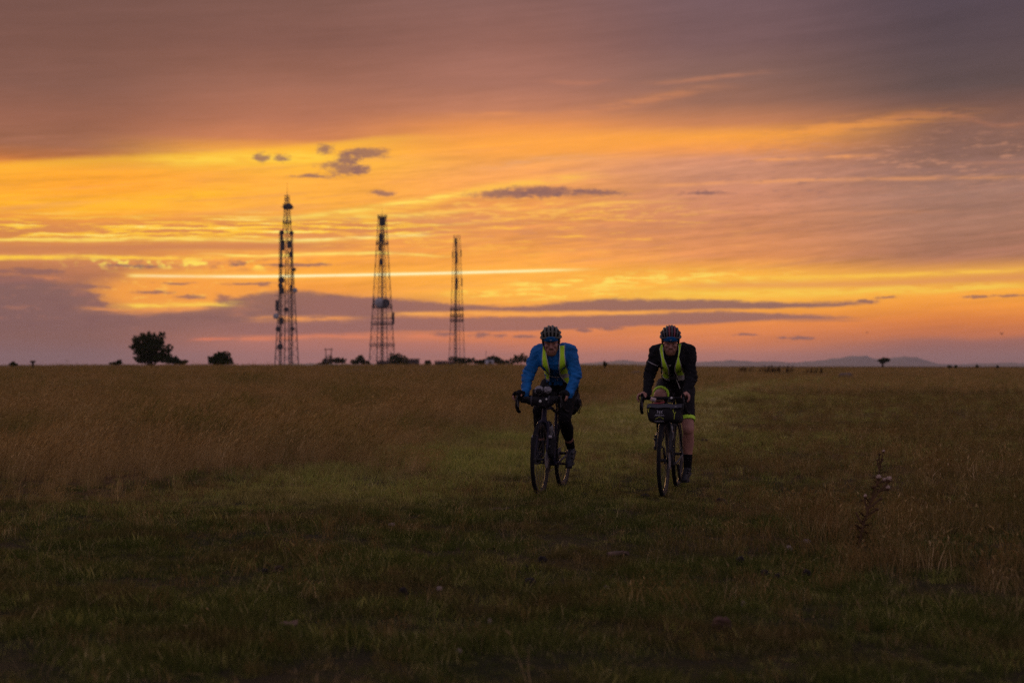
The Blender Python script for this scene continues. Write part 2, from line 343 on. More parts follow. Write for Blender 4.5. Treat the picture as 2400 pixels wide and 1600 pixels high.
# ------------------------------------------------------------------ builders
def link(name, me, m=None, parent=None):
    o = bpy.data.objects.new(name, me); COL.objects.link(o)
    if m is not None and me is not None and not me.materials:
        for k in (m if isinstance(m, (list, tuple)) else [m]): me.materials.append(k)
    if parent is not None: o.parent = parent
    return o
def tag(o, label=None, cat=None, group=None, kind=None):
    if label: o['label'] = label
    if cat: o['category'] = cat
    if group: o['group'] = group
    if kind: o['kind'] = kind
    return o
def empty(name, loc, rz=0.0):
    o = bpy.data.objects.new(name, None); COL.objects.link(o)
    o.location = loc; o.rotation_euler = (0, 0, rz); o.empty_display_size = 0.1
    return o
class MB:
    """collects simple solids for one mesh"""
    def __init__(s): s.v = []; s.f = []; s.mi = []; s.k = 0
    def add(s, vs, fs):
        b = len(s.v); s.v += [tuple(p) for p in vs]; s.f += [tuple(i + b for i in f) for f in fs]; s.mi += [s.k] * len(fs)
        return s
    def tube(s, pts, rad, n=8, flat=1.0, cap=True):
        pts = [Vector(p) for p in pts]
        if not isinstance(rad, (list, tuple)): rad = [rad] * len(pts)
        up = None; vs = []
        for i, p in enumerate(pts):
            d = (pts[min(i + 1, len(pts) - 1)] - pts[max(i - 1, 0)]).normalized()
            if up is None: up = Vector((0, 0, 1)) if abs(d.z) < 0.9 else Vector((1, 0, 0))
            a = (up - d * up.dot(d)).normalized(); up = a; c = d.cross(a)
            for k in range(n):
                t = 2 * math.pi * k / n
                vs.append(p + a * (math.cos(t) * rad[i]) + c * (math.sin(t) * rad[i] * flat))
        fs = [(i * n + k, i * n + (k + 1) % n, (i + 1) * n + (k + 1) % n, (i + 1) * n + k) for i in range(len(pts) - 1) for k in range(n)]
        if cap: fs += [tuple(range(n))[::-1], tuple((len(pts) - 1) * n + k for k in range(n))]
        return s.add(vs, fs)
    def lathe(s, prof, c=(0, 0, 0), axis=(0, 0, 1), n=16):
        """prof: (radius, height along axis)"""
        q = Vector((0, 0, 1)).rotation_difference(Vector(axis).normalized()); c = Vector(c); vs = []
        for r, h in prof:
            for k in range(n):
                t = 2 * math.pi * k / n
                vs.append(c + q @ Vector((r * math.cos(t), r * math.sin(t), h)))
        fs = [(i * n + k, i * n + (k + 1) % n, (i + 1) * n + (k + 1) % n, (i + 1) * n + k) for i in range(len(prof) - 1) for k in range(n)]
        fs += [tuple(range(n))[::-1], tuple((len(prof) - 1) * n + k for k in range(n))]
        return s.add(vs, fs)
    def ell(s, c, r, rot=(0, 0, 0), n=16, m=10):
        if not isinstance(r, (tuple, list)): r = (r, r, r)
        M = Euler(rot).to_matrix(); c = Vector(c)
        vs = [c + M @ Vector((0, 0, -r[2]))]
        for i in range(1, m):
            a = -math.pi / 2 + math.pi * i / m
            for k in range(n):
                t = 2 * math.pi * k / n
                vs.append(c + M @ Vector((r[0] * math.cos(a) * math.cos(t), r[1] * math.cos(a) * math.sin(t), r[2] * math.sin(a))))
        vs.append(c + M @ Vector((0, 0, r[2]))); L = len(vs) - 1
        fs = [(0, 1 + (k + 1) % n, 1 + k) for k in range(n)]
        for i in range(m - 2):
            for k in range(n):
                fs.append((1 + i * n + k, 1 + i * n + (k + 1) % n, 1 + (i + 1) * n + (k + 1) % n, 1 + (i + 1) * n + k))
        fs += [(L, 1 + (m - 2) * n + k, 1 + (m - 2) * n + (k + 1) % n) for k in range(n)]
        return s.add(vs, fs)
    def cap(s, p0, r0, p1, r1, n=14):
        """a capsule with round ends"""
        p0, p1 = Vector(p0), Vector(p1); d = p1 - p0; L = d.length
        prof = [(max(1e-4, r0 * math.sin(a)), -r0 * math.cos(a)) for a in (0.02, 0.5, 1.0, 1.4)]
        prof += [(r0 + (r1 - r0) * t, L * t) for t in (0.0, 0.33, 0.67, 1.0)]
        prof += [(max(1e-4, r1 * math.cos(a)), L + r1 * math.sin(a)) for a in (0.3, 0.8, 1.2, 1.55)]
        return s.lathe(prof, p0, d if L > 1e-6 else (0, 0, 1), n)
    def chain(s, pts, rad, n=14):
        for i in range(len(pts) - 1): s.cap(pts[i], rad[i], pts[i + 1], rad[i + 1], n)
        return s
    def box(s, c, size, rot=(0, 0, 0), bev=0.0):
        M = Euler(rot).to_matrix(); c = Vector(c); hx, hy, hz = (v / 2 for v in size)
        if bev <= 0:
            vs = [c + M @ Vector((x * hx, y * hy, z * hz)) for z in (-1, 1) for x, y in ((-1, -1), (1, -1), (1, 1), (-1, 1))]
            return s.add(vs, [(3, 2, 1, 0), (4, 5, 6, 7), (0, 1, 5, 4), (1, 2, 6, 5), (2, 3, 7, 6), (3, 0, 4, 7)])
        bm = bmesh.new(); bmesh.ops.create_cube(bm, size=1.0)
        for v in bm.verts: v.co = Vector((v.co.x * 2 * hx, v.co.y * 2 * hy, v.co.z * 2 * hz))
        bmesh.ops.bevel(bm, geom=bm.edges[:], offset=bev, segments=3, profile=0.5, affect='EDGES')
        bm.verts.index_update()
        s.add([c + M @ v.co for v in bm.verts], [[v.index for v in f.verts] for f in bm.faces]); bm.free()
        return s
    def mesh(s, name, smooth=True):
        me = bpy.data.meshes.new(name); me.from_pydata(s.v, [], s.f)
        if any(s.mi): me.polygons.foreach_set('material_index', s.mi)
        if smooth: me.polygons.foreach_set('use_smooth', [True] * len(me.polygons))
        me.update(); return me
    def build(s, name, m=None, parent=None, smooth=True):
        o = link(name, s.mesh(name, smooth), m, parent)
        if smooth: o.data.set_sharp_from_angle(angle=R(50)) if hasattr(o.data, 'set_sharp_from_angle') else None
        return o
def remeshed(name, mb, voxel, it, m, parent, push=None):
    """melts the collected solids into one continuous skin"""
    tmp = link('tmp', mb.mesh('tmp'))
    r = tmp.modifiers.new('r', 'REMESH'); r.mode = 'VOXEL'; r.voxel_size = voxel; r.use_smooth_shade = True
    if it:
        q = tmp.modifiers.new('s', 'SMOOTH'); q.factor = 0.5; q.iterations = it
    dg = bpy.context.evaluated_depsgraph_get(); dg.update()
    me = bpy.data.meshes.new_from_object(tmp.evaluated_get(dg)); me.name = name
    old = tmp.data; bpy.data.objects.remove(tmp); bpy.data.meshes.remove(old)
    me.materials.clear()
    if push:
        n = len(me.vertices); co = np.empty(n * 3); no = np.empty(n * 3)
        me.vertices.foreach_get('co', co); me.vertices.foreach_get('normal', no)
        co = co.reshape(-1, 3); no = no.reshape(-1, 3)
        d = np.array([push(Vector(p)) for p in co])
        me.vertices.foreach_set('co', (co + no * d[:, None]).ravel()); me.update()
    me.polygons.foreach_set('use_smooth', [True] * len(me.polygons))
    return link(name, me, m, parent)

# ------------------------------------------------------------------ the lie of the land
def ss(a, b, x):
    t = np.clip((np.asarray(x, float) - a) / (b - a), 0, 1); return t * t * (3 - 2 * t)
def ground_z(x, y):
    x = np.asarray(x, float); y = np.asarray(y, float); q = x / np.maximum(np.abs(y), 1.0)
    amp = 0.50 - 0.12 * ss(0.10, 0.34, q) - 0.10 * ss(-0.27, -0.38, q)
    z = amp * ss(45, 215, y)
    z = z - 14.0 * ss(800, 3500, np.hypot(x, y))
    z = z + 0.05 * ss(18, 40, y) * (np.sin(x * 0.21 + 1.3) * np.sin(y * 0.13)) + 0.02 * np.sin(x * 0.9 + y * 0.35) * np.sin(y * 0.8 + 0.4 * x)
    return z
def on_ground(px, py):
    """where the sight line through a photo point meets the ground"""
    d = ray(px, py); lo, hi = 3.0, None; s = 3.0
    while s < 3000:
        p = EYE + d * s
        if p.z < float(ground_z(p.x, p.y)): hi = s; break
        lo = s; s *= 1.02
    if hi is None: return EYE + d * 400
    for _ in range(30):
        m = (lo + hi) / 2; p = EYE + d * m
        if p.z < float(ground_z(p.x, p.y)): hi = m
        else: lo = m
    return EYE + d * hi
def stand(px, depth):
    """a ground point at a given distance under a photo column"""
    d = ray(px, 855); x, y = d.x / d.y * depth, depth
    return Vector((x, y, float(ground_z(x, y))))

edgeL = [on_ground(*p) for p in [(-250, 1212), (0, 1200), (200, 1196), (400, 1190), (560, 1162), (700, 1130), (850, 1090), (1000, 1052), (1200, 1003), (1350, 966), (1600, 922), (1700, 902), (1790, 884)]]
edgeR = [on_ground(*p) for p in [(2600, 1400), (2400, 1330), (2200, 1275), (2000, 1230), (1850, 1180), (1740, 1100), (1690, 1020), (1690, 960), (1720, 925), (1800, 899), (1900, 884)]]
def path_edges(y):
    l = np.interp(y, [p.y for p in edgeL], [p.x for p in edgeL], left=-60.0)
    r = np.interp(y, [p.y for p in edgeR], [p.x for p in edgeR], left=60.0)
    far = ss(75, 110, y)
    return l + far * 3, np.where(y > edgeR[-1].y, l + 1.0, r)
LUT = rng.random((64, 64))
def vnoise(x, y):
    xi = np.floor(x).astype(int); yi = np.floor(y).astype(int); fx = x - xi; fy = y - yi
    fx = fx * fx * (3 - 2 * fx); fy = fy * fy * (3 - 2 * fy)
    g = lambda a, b: LUT[a % 64, b % 64]
    return (g(xi, yi) * (1 - fx) + g(xi + 1, yi) * fx) * (1 - fy) + (g(xi, yi + 1) * (1 - fx) + g(xi + 1, yi + 1) * fx) * fy
def tallness(x, y):
    """left rough, track and right rough: 0..1 weights"""
    l, r = path_edges(y); w = 0.75 + 0.035 * y
    j = (vnoise(x * 0.9, y * 0.6) - 0.5) * (2.2 + 0.03 * y)
    left = ss(-w, w, l - x + j) * ss(11.2, 16.2, y + j * 1.0)
    right = ss(-2.2 * w, 2.2 * w, x - r + j * 1.3) * (1 - left)
    return left, right

# ground sheet, finer near the camera
ys = np.concatenate([np.arange(-14, 4, 1.5), np.arange(4, 40, 0.5), np.geomspace(40, 12000, 94)])
ux = np.linspace(-1, 1, 141); ux = np.sign(ux) * np.abs(ux) ** 1.3
gx = np.array([[u * (18 + 0.9 * abs(y)) for u in ux] for y in ys]); gy = np.repeat(ys[:, None], len(ux), 1)
gz = ground_z(gx, gy) + 0.012 * (vnoise(gx * 3, gy * 3) - 0.5)
nv = len(ux)
gme = bpy.data.meshes.new('ground')
gme.from_pydata(np.stack([gx, gy, gz], -1).reshape(-1, 3).tolist(), [], [(i * nv + k, i * nv + k + 1, (i + 1) * nv + k + 1, (i + 1) * nv + k) for i in range(len(ys) - 1) for k in range(nv - 1)])
lf, rt = tallness(gx.ravel(), gy.ravel())
for nme, arr in (('rough', lf), ('mid', rt)):
    gme.attributes.new(nme, 'FLOAT', 'POINT').data.foreach_set('value', arr.astype(np.float32))
gme.polygons.foreach_set('use_smooth', [True] * len(gme.polygons))
gm = bpy.data.materials.new('turf_soil'); gm.use_nodes = True; X.nt = gm.node_tree
gb = X.nt.nodes['Principled BSDF']; gb.inputs['Roughness'].default_value = 1.0; gb.inputs['Specular IOR Level'].default_value = 0.1
geo = X.nt.nodes.new('ShaderNodeNewGeometry'); P = X(geo.outputs['Position'])
def attr(n):
    a = X.nt.nodes.new('ShaderNodeAttribute'); a.attribute_name = n; return X(a.outputs['Fac'])
n1 = noi(P, 0.7, 5.0, 0.6); n2 = noi(P, 22.0, 6.0, 0.75)
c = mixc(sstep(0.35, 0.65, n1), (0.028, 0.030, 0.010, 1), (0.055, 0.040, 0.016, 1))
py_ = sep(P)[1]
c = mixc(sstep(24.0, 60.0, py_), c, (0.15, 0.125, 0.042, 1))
c = mixc(attr('rough'), c, (0.125, 0.068, 0.026, 1)); c = mixc(attr('mid'), c, (0.085, 0.052, 0.020, 1))
c = mixc(sstep(0.3, 0.7, n2) * 0.6, c, (0.022, 0.018, 0.008, 1))
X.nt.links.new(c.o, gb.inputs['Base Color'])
bp_ = X.nt.nodes.new('ShaderNodeBump'); bp_.inputs['Strength'].default_value = 0.9; bp_.inputs['Distance'].default_value = 0.05
X.nt.links.new(n2.o, bp_.inputs['Height']); X.nt.links.new(bp_.outputs[0], gb.inputs['Normal'])
tag(link('ground', gme, gm), 'gently rising common land under rough grass', kind='structure')

# ------------------------------------------------------------------ grass
def grass_mat(name, cols, trans, patch=None, pscale=0.35):
    """blade colour varies from blade to blade, tuft to tuft and patch to patch"""
    m = bpy.data.materials.new(name); m.use_nodes = True; X.nt = m.node_tree; nt = X.nt
    nt.nodes.remove(nt.nodes['Principled BSDF'])
    g = nt.nodes.new('ShaderNodeNewGeometry'); oi = nt.nodes.new('ShaderNodeObjectInfo')
    r1 = X(g.outputs['Random Per Island']); r2 = X(oi.outputs['Random'])
    base = ramp(r1 * 0.65 + r2 * 0.35, [(i / (len(cols) - 1), (*c, 1)) for i, c in enumerate(cols)])
    if patch:
        pn = noi(X(g.outputs['Position']), pscale, 4.0, 0.6)
        base = mixc(sstep(0.46, 0.66, pn) * 0.85, base, ramp(r1, [(0, (*patch[0], 1)), (1, (*patch[1], 1))]))
    d = nt.nodes.new('ShaderNodeBsdfDiffuse'); t = nt.nodes.new('ShaderNodeBsdfTranslucent'); mx = nt.nodes.new('ShaderNodeMixShader')
    for q in (d, t): nt.links.new(base.o, q.inputs[0])
    mx.inputs[0].default_value = trans
    nt.links.new(d.outputs[0], mx.inputs[1]); nt.links.new(t.outputs[0], mx.inputs[2])
    nt.links.new(mx.outputs[0], nt.nodes['Material Output'].inputs[0])
    return m
M_TALL = grass_mat('bent_grass', [(0.11, 0.075, 0.020), (0.31, 0.205, 0.070), (0.46, 0.32, 0.13), (0.22, 0.14, 0.045), (0.50, 0.37, 0.16), (0.78, 0.60, 0.32)], 0.42, ((0.07, 0.085, 0.016), (0.24, 0.22, 0.05)), 0.26)
M_MID = grass_mat('meadow_grass', [(0.05, 0.038, 0.011), (0.16, 0.100, 0.033), (0.25, 0.165, 0.062), (0.12, 0.095, 0.026), (0.34, 0.25, 0.10), (0.66, 0.50, 0.26)], 0.35, ((0.045, 0.055, 0.012), (0.12, 0.115, 0.028)), 0.30)
M_TURF = grass_mat('turf_grass', [(0.011, 0.020, 0.004), (0.052, 0.072, 0.014), (0.100, 0.110, 0.027), (0.045, 0.066, 0.012), (0.20, 0.19, 0.05), (0.62, 0.52, 0.25)], 0.32, ((0.04, 0.030, 0.010), (0.20, 0.14, 0.055)), 0.85)
M_BRIGHT = grass_mat('brighter_turf', [(0.07, 0.09, 0.016), (0.24, 0.26, 0.050), (0.42, 0.38, 0.11), (0.18, 0.22, 0.04), (0.40, 0.40, 0.09), (0.75, 0.64, 0.32)], 0.35, ((0.12, 0.09, 0.03), (0.40, 0.28, 0.12)), 0.30)
M_STRAW = grass_mat('dry_stems', [(0.16, 0.12, 0.055), (0.30, 0.22, 0.11), (0.38, 0.29, 0.16)], 0.3)

def tuft(name, n, spread, h, width, lean, curl, heads, m, seed, segs=3):
    r = random.Random(seed); v = []; f = []
    for _ in range(n):
        a = r.uniform(0, 6.283); d = spread * math.sqrt(r.random()); x, y = d * math.cos(a), d * math.sin(a)
        H = h * r.uniform(0.55, 1.1); w = width * r.uniform(0.6, 1.2) / 2
        b = r.uniform(0, 6.283); ox, oy = math.cos(b) * H * curl * r.random() + lean * H * r.uniform(0.4, 1.3), math.sin(b) * H * curl * r.random()
        wx, wy = math.cos(a + 1.2) * w, math.sin(a + 1.2) * w
        base = len(v)
        for i in range(segs):
            t = i / segs; k = t * t
            for s in (-1, 1): v.append((x + ox * k + s * wx * (1 - 0.6 * t), y + oy * k + s * wy * (1 - 0.6 * t), H * t * (1 - 0.12 * t) - 0.01))
        v.append((x + ox, y + oy, H * 0.88))
        for i in range(segs - 1): f.append((base + 2 * i, base + 2 * i + 1, base + 2 * i + 3, base + 2 * i + 2))
        f.append((base + 2 * segs - 2, base + 2 * segs - 1, base + 2 * segs))
        if r.random() < heads:                       # seed head on the tip
            L = H * r.uniform(0.12, 0.22); q = w * r.uniform(1.6, 2.6); bx, by, bz = x + ox, y + oy, H * 0.86
            tx, ty = bx + ox * 0.22 + lean * L, by + oy * 0.22; b2 = len(v)
            v += [(bx, by, bz), (bx + q, by, bz + L * 0.4), (tx, ty, bz + L), (bx - q, by, bz + L * 0.45), (bx, by + q, bz + L * 0.4), (bx, by - q, bz + L * 0.45)]
            f += [(b2, b2 + 1, b2 + 2, b2 + 3), (b2, b2 + 4, b2 + 2, b2 + 5)]
    me = bpy.data.meshes.new(name); me.from_pydata(v, [], f); me.materials.append(m); me.update()
    return bpy.data.objects.new(name, me)            # only ever seen as instances in the field

def scatter(name, protos, pts, rot, scl, label):
    """one field of tufts: instances on points"""
    ng = bpy.data.node_groups.new(name, 'GeometryNodeTree')
    ng.interface.new_socket('Geometry', in_out='INPUT', socket_type='NodeSocketGeometry')
    ng.interface.new_socket('Geometry', in_out='OUTPUT', socket_type='NodeSocketGeometry')
    gi = ng.nodes.new('NodeGroupInput'); go = ng.nodes.new('NodeGroupOutput'); iop = ng.nodes.new('GeometryNodeInstanceOnPoints')
    g2i = ng.nodes.new('GeometryNodeJoinGeometry')
    for p in reversed(protos):
        oi = ng.nodes.new('GeometryNodeObjectInfo'); oi.inputs['Object'].default_value = p; oi.inputs['As Instance'].default_value = True
        ng.links.new(oi.outputs['Geometry'], g2i.inputs[0])
    ng.links.new(gi.outputs[0], iop.inputs['Points']); ng.links.new(g2i.outputs[0], iop.inputs['Instance'])
    iop.inputs['Pick Instance'].default_value = True
    def named(a, t):
        n = ng.nodes.new('GeometryNodeInputNamedAttribute'); n.data_type = t; n.inputs[0].default_value = a; return n.outputs['Attribute']
    e2r = ng.nodes.new('FunctionNodeEulerToRotation')
    ng.links.new(named('rot', 'FLOAT_VECTOR'), e2r.inputs[0]); ng.links.new(e2r.outputs[0], iop.inputs['Rotation'])
    ng.links.new(named('scl', 'FLOAT_VECTOR'), iop.inputs['Scale'])
    ng.links.new(iop.outputs[0], go.inputs[0])
    me = bpy.data.meshes.new(name); me.vertices.add(len(pts)); me.vertices.foreach_set('co', pts.astype(np.float32).ravel())
    for nme, arr in (('rot', rot), ('scl', scl)):
        me.attributes.new(nme, 'FLOAT_VECTOR', 'POINT').data.foreach_set('vector', arr.astype(np.float32).ravel())
    me.materials.append(protos[0].data.materials[0])
    o = link(name, me); md = o.modifiers.new('scatter', 'NODES'); md.node_group = ng
    return tag(o, label, kind='stuff')

def field(bands, seed):
    """random ground points; bands: (y0, y1, per m2)"""
    r = np.random.default_rng(seed); xs = []; ysl = []
    for y0, y1, dens in bands:
        hw = 0.52
        n = int(dens * hw * (y1 * y1 - y0 * y0) + dens * 2 * 0.8 * (y1 - y0))
        y = np.sqrt(r.uniform(y0 * y0, y1 * y1, n)); x = r.uniform(-1, 1, n) * (hw * y + 0.8)
        xs.append(x); ysl.append(y)
    x = np.concatenate(xs); y = np.concatenate(ysl)
    return x, y, r
def place(name, protos, x, y, r, size, keep, label, zrot=6.283, tilt=0.12):
    k = r.random(len(x)) < keep
    x, y, size = x[k], y[k], size[k]
    n = len(x)
    rot = np.stack([r.normal(0, tilt, n), r.normal(0, tilt, n), r.uniform(-zrot / 2, zrot / 2, n)], -1)
    s = size * r.uniform(0.75, 1.25, n); scl = np.stack([s, s, s * r.uniform(0.8, 1.15, n)], -1)
    scatter(name, protos, np.stack([x, y, ground_z(x, y)], -1), rot, scl, label)
    return n

turf = [tuft('turf_tuft', 40, 0.13, 0.075, 0.0042, 0.25, 0.9, 0.0, M_TURF, s) for s in range(4)]
brightt = [tuft('brighter_turf_tuft', 36, 0.13, 0.075, 0.0042, 0.25, 0.9, 0.0, M_BRIGHT, 80 + s) for s in range(3)]
midt = [tuft('meadow_tuft', 36, 0.14, 0.20, 0.0040, 0.35, 0.55, 0.25, M_MID, 20 + s) for s in range(4)]
tall = [tuft('bent_tuft', 40, 0.17, 0.46, 0.0042, 0.36, 0.35, 0.55, M_TALL, 40 + s, 4) for s in range(4)]
stems = [tuft('dry_stem_tuft', 7, 0.20, 0.20, 0.0022, 0.5, 1.3, 0.2, M_STRAW, 60 + s, 4) for s in range(3)]

x, y, r = field([(4.2, 9.5, 330), (9.5, 14, 200), (14, 26, 80), (26, 60, 18), (60, 115, 5)], 1)
for wx, wy in ((0.26, 13.65), (0.52, 14.72), (1.46, 13.65), (1.72, 14.72)):      # grass round the tyres
    x = np.concatenate([x, wx + r.normal(0, 0.10, 26)]); y = np.concatenate([y, wy + r.normal(0, 0.16, 26)])
lf, rt = tallness(x, y); clump = ss(0.15, 0.85, 0.6 * vnoise(x * 2.3, y * 2.3) + 0.4 * vnoise(x * 5.1 + 3, y * 5.1))
l_, r_ = path_edges(y); strip = ss(-1.4, 0.1, x - l_) * ss(3.6 + 0.03 * y, 0.9, x - l_) * ss(11.5, 14.5, y)
hollow = ss(0.62, 0.80, vnoise(x * 1.3 + 7, y * 1.3 + 2))
near_ = 0.62 + 0.38 * ss(12, 24, y)
dry = np.clip(0.7 * ss(24, 34, y) + ss(9.0, 24.0, y + 9 * (vnoise(x * 0.7 + 5, y * 0.6) - 0.5)) * 0.70 + 0.06 + 0.8 * strip, 0, 0.96)  # real pale strip; distance term paints the foreground's dimming into the tuft mix
place('brighter_turf', brightt, x, y, r, near_ * (0.45 + 0.95 * clump + 0.5 * strip) * (1 + 0.012 * y), np.clip((1 - 0.9 * lf - 0.6 * rt) * dry, 0, 1) * (1 - 0.4 * hollow), 'yellow-green turf, its colour brightened with distance along the track')
place('turf_grass', turf, x, y, r, near_ * (0.45 + 1.1 * clump) * (1 + 0.012 * y), (1 - 0.9 * lf - 0.6 * rt) * (1 - dry) * (1 - 0.4 * hollow), 'short dark green turf grass covering the worn track')
M_PALE = grass_mat('pale_trodden_turf', [(0.24, 0.24, 0.07), (0.50, 0.46, 0.16), (0.70, 0.60, 0.29)], 0.35)
palet = [tuft('trodden_tuft', 36, 0.16, 0.07, 0.006, 0.25, 0.9, 0.0, M_PALE, 90 + s) for s in range(2)]
x, y, r = field([(19, 60, 17), (60, 125, 8)], 8)
lf, rt = tallness(x, y); l_, r_ = path_edges(y)
mid_ = ss(0.0, 0.8, x - l_) * ss(0.0, 1.2, r_ + 0.6 - x)
place('trodden_turf', palet, x, y, r, (0.8 + 0.6 * vnoise(x, y)) * (1 + 0.010 * y), mid_ * ss(19, 32, y) * (0.35 + 0.65 * ss(0.35, 0.6, vnoise(x * 0.6, y * 0.25))), 'pale trodden turf where the track runs on to the skyline')
x, y, r = field([(4.2, 14, 22), (14, 30, 14), (30, 70, 6)], 2)
lf, rt = tallness(x, y); edge = np.clip(1 - np.abs(lf - 0.40) * 1.5, 0, 1)
cl = ss(0.55, 0.8, vnoise(x * 0.8 + 9, y * 0.8))
place('meadow_grass', midt, x, y, r, (0.55 + 0.6 * rt) * (0.8 + 0.4 * cl), np.clip(0.05 + 0.25 * cl + 0.9 * rt + 0.7 * edge, 0, 1) * (1 - 0.6 * lf), 'knee-low brown meadow grass right of the track and along its edges')
x, y, r = field([(4.2, 26, 14)], 3)
lf, rt = tallness(x, y)
place('dry_stems', stems, x, y, r, 0.45 + 0.7 * r.random(len(x)) ** 2, np.clip((0.55 + 0.3 * rt) * (1 - lf) + 0.3 * lf, 0, 1), 'pale dry grass stems bent over the green track')
x, y, r = field([(10, 26, 26), (26, 60, 14)], 4)
lf, rt = tallness(x, y); cl = vnoise(x * 0.5, y * 0.5)
tus = vnoise(x * 1.1 + 4, y * 0.9)
place('bent_grass', tall, x, y, r, (0.42 + 0.35 * cl + 0.50 * tus) * (0.40 + 0.60 * lf) * (0.62 + 0.38 * ss(12, 19, y)), (0.92 * lf + 0.08 * rt) * (0.55 + 0.45 * ss(0.25, 0.5, tus)), 'tall brown bent grass leaning in the wind left of the track', 1.2)
x, y, r = field([(60, 130, 4.0), (130, 262, 1.4)], 5)
lf, rt = tallness(x, y); l, rr = path_edges(y); q = x / y
place('far_bent_grass', tall, x, y, r, (0.92 + 0.25 * vnoise(x * 0.3, y * 0.1)) * (1 + 0.55 * ss(0.985, 1.0, r.random(len(x))) + 0.18 * ss(0.6, 0.9, vnoise(x * 0.12, y * 0.03))) * (1 - 0.42 * ss(0.03, 0.16, q)) * (1 + 0.0016 * y), np.clip(lf + 0.8 * rt + ss(112, 140, y), 0.015, 1), 'far brown bent grass up to the skyline', 1.2)

# ------------------------------------------------------------------ far hills
hill_m = mat('hill_heath', (0.050, 0.055, 0.035, 1), 1.0, var=0.4, vscale=0.004)
HD = 12000.0
sil = [(640, 854), (700, 851.5), (760, 851), (830, 853), (1000, 855), (1340, 854), (1365, 851.5), (1390, 849), (1425, 846.5), (1450, 844), (1464, 843), (1485, 846), (1520, 849), (1580, 850.5), (1640, 848), (1680, 845.5), (1715, 843.5), (1770, 847), (1815, 846.5), (1850, 849), (1890, 847.5), (1930, 843), (1965, 839), (1990, 834.5), (2010, 833), (2030, 835), (2055, 840), (2080, 841), (2100, 837), (2120, 834.5), (2150, 838), (2175, 845), (2200, 852), (2240, 853), (2300, 851), (2360, 849.5), (2480, 850)]
hx = np.linspace(640, 2480, 230); hy = np.interp(hx, [p[0] for p in sil], [p[1] for p in sil])
vs = []; rows = [(-2400, 0.0), (-1200, 0.35), (-450, 0.8), (0, 1.0), (500, 0.7), (1000, 0.2), (1500, 0.0)]
for dd, k in rows:
    for a, b in zip(hx, hy):
        p = at(a, 855, HD + dd); top = at(a, b, HD).z + 9 * (mnoise.noise(Vector((a * 0.05, 2.0, dd * 0.01))))
        vs.append((p.x, p.y, -14 + (top + 14) * k))
n = len(hx)
hme = bpy.data.meshes.new('hills'); hme.from_pydata(vs, [], [(i * n + k, i * n + k + 1, (i + 1) * n + k + 1, (i + 1) * n + k) for i in range(len(rows) - 1) for k in range(n - 1)])
hme.polygons.foreach_set('use_smooth', [True] * len(hme.polygons))
tag(link('hills', hme, hill_m), 'line of low hills far off, pale mauve in the haze', kind='structure')

# air between here and the hills
hz = MB().box((0, 7200, 48), (24000, 14800, 130)).build('haze', None, None, smooth=False)
hz.location = (0, 0, 0)
hm = bpy.data.materials.new('haze_air'); hm.use_nodes = True; X.nt = hm.node_tree; X.nt.nodes.remove(X.nt.nodes['Principled BSDF'])
pv = X.nt.nodes.new('ShaderNodeVolumePrincipled'); pv.inputs['Color'].default_value = (0.95, 0.87, 0.87, 1); pv.inputs['Density'].default_value = 0.00006
X.nt.links.new(pv.outputs[0], X.nt.nodes['Material Output'].inputs['Volume'])
hz.data.materials.append(hm); tag(hz, 'thin evening haze over the common', kind='stuff')

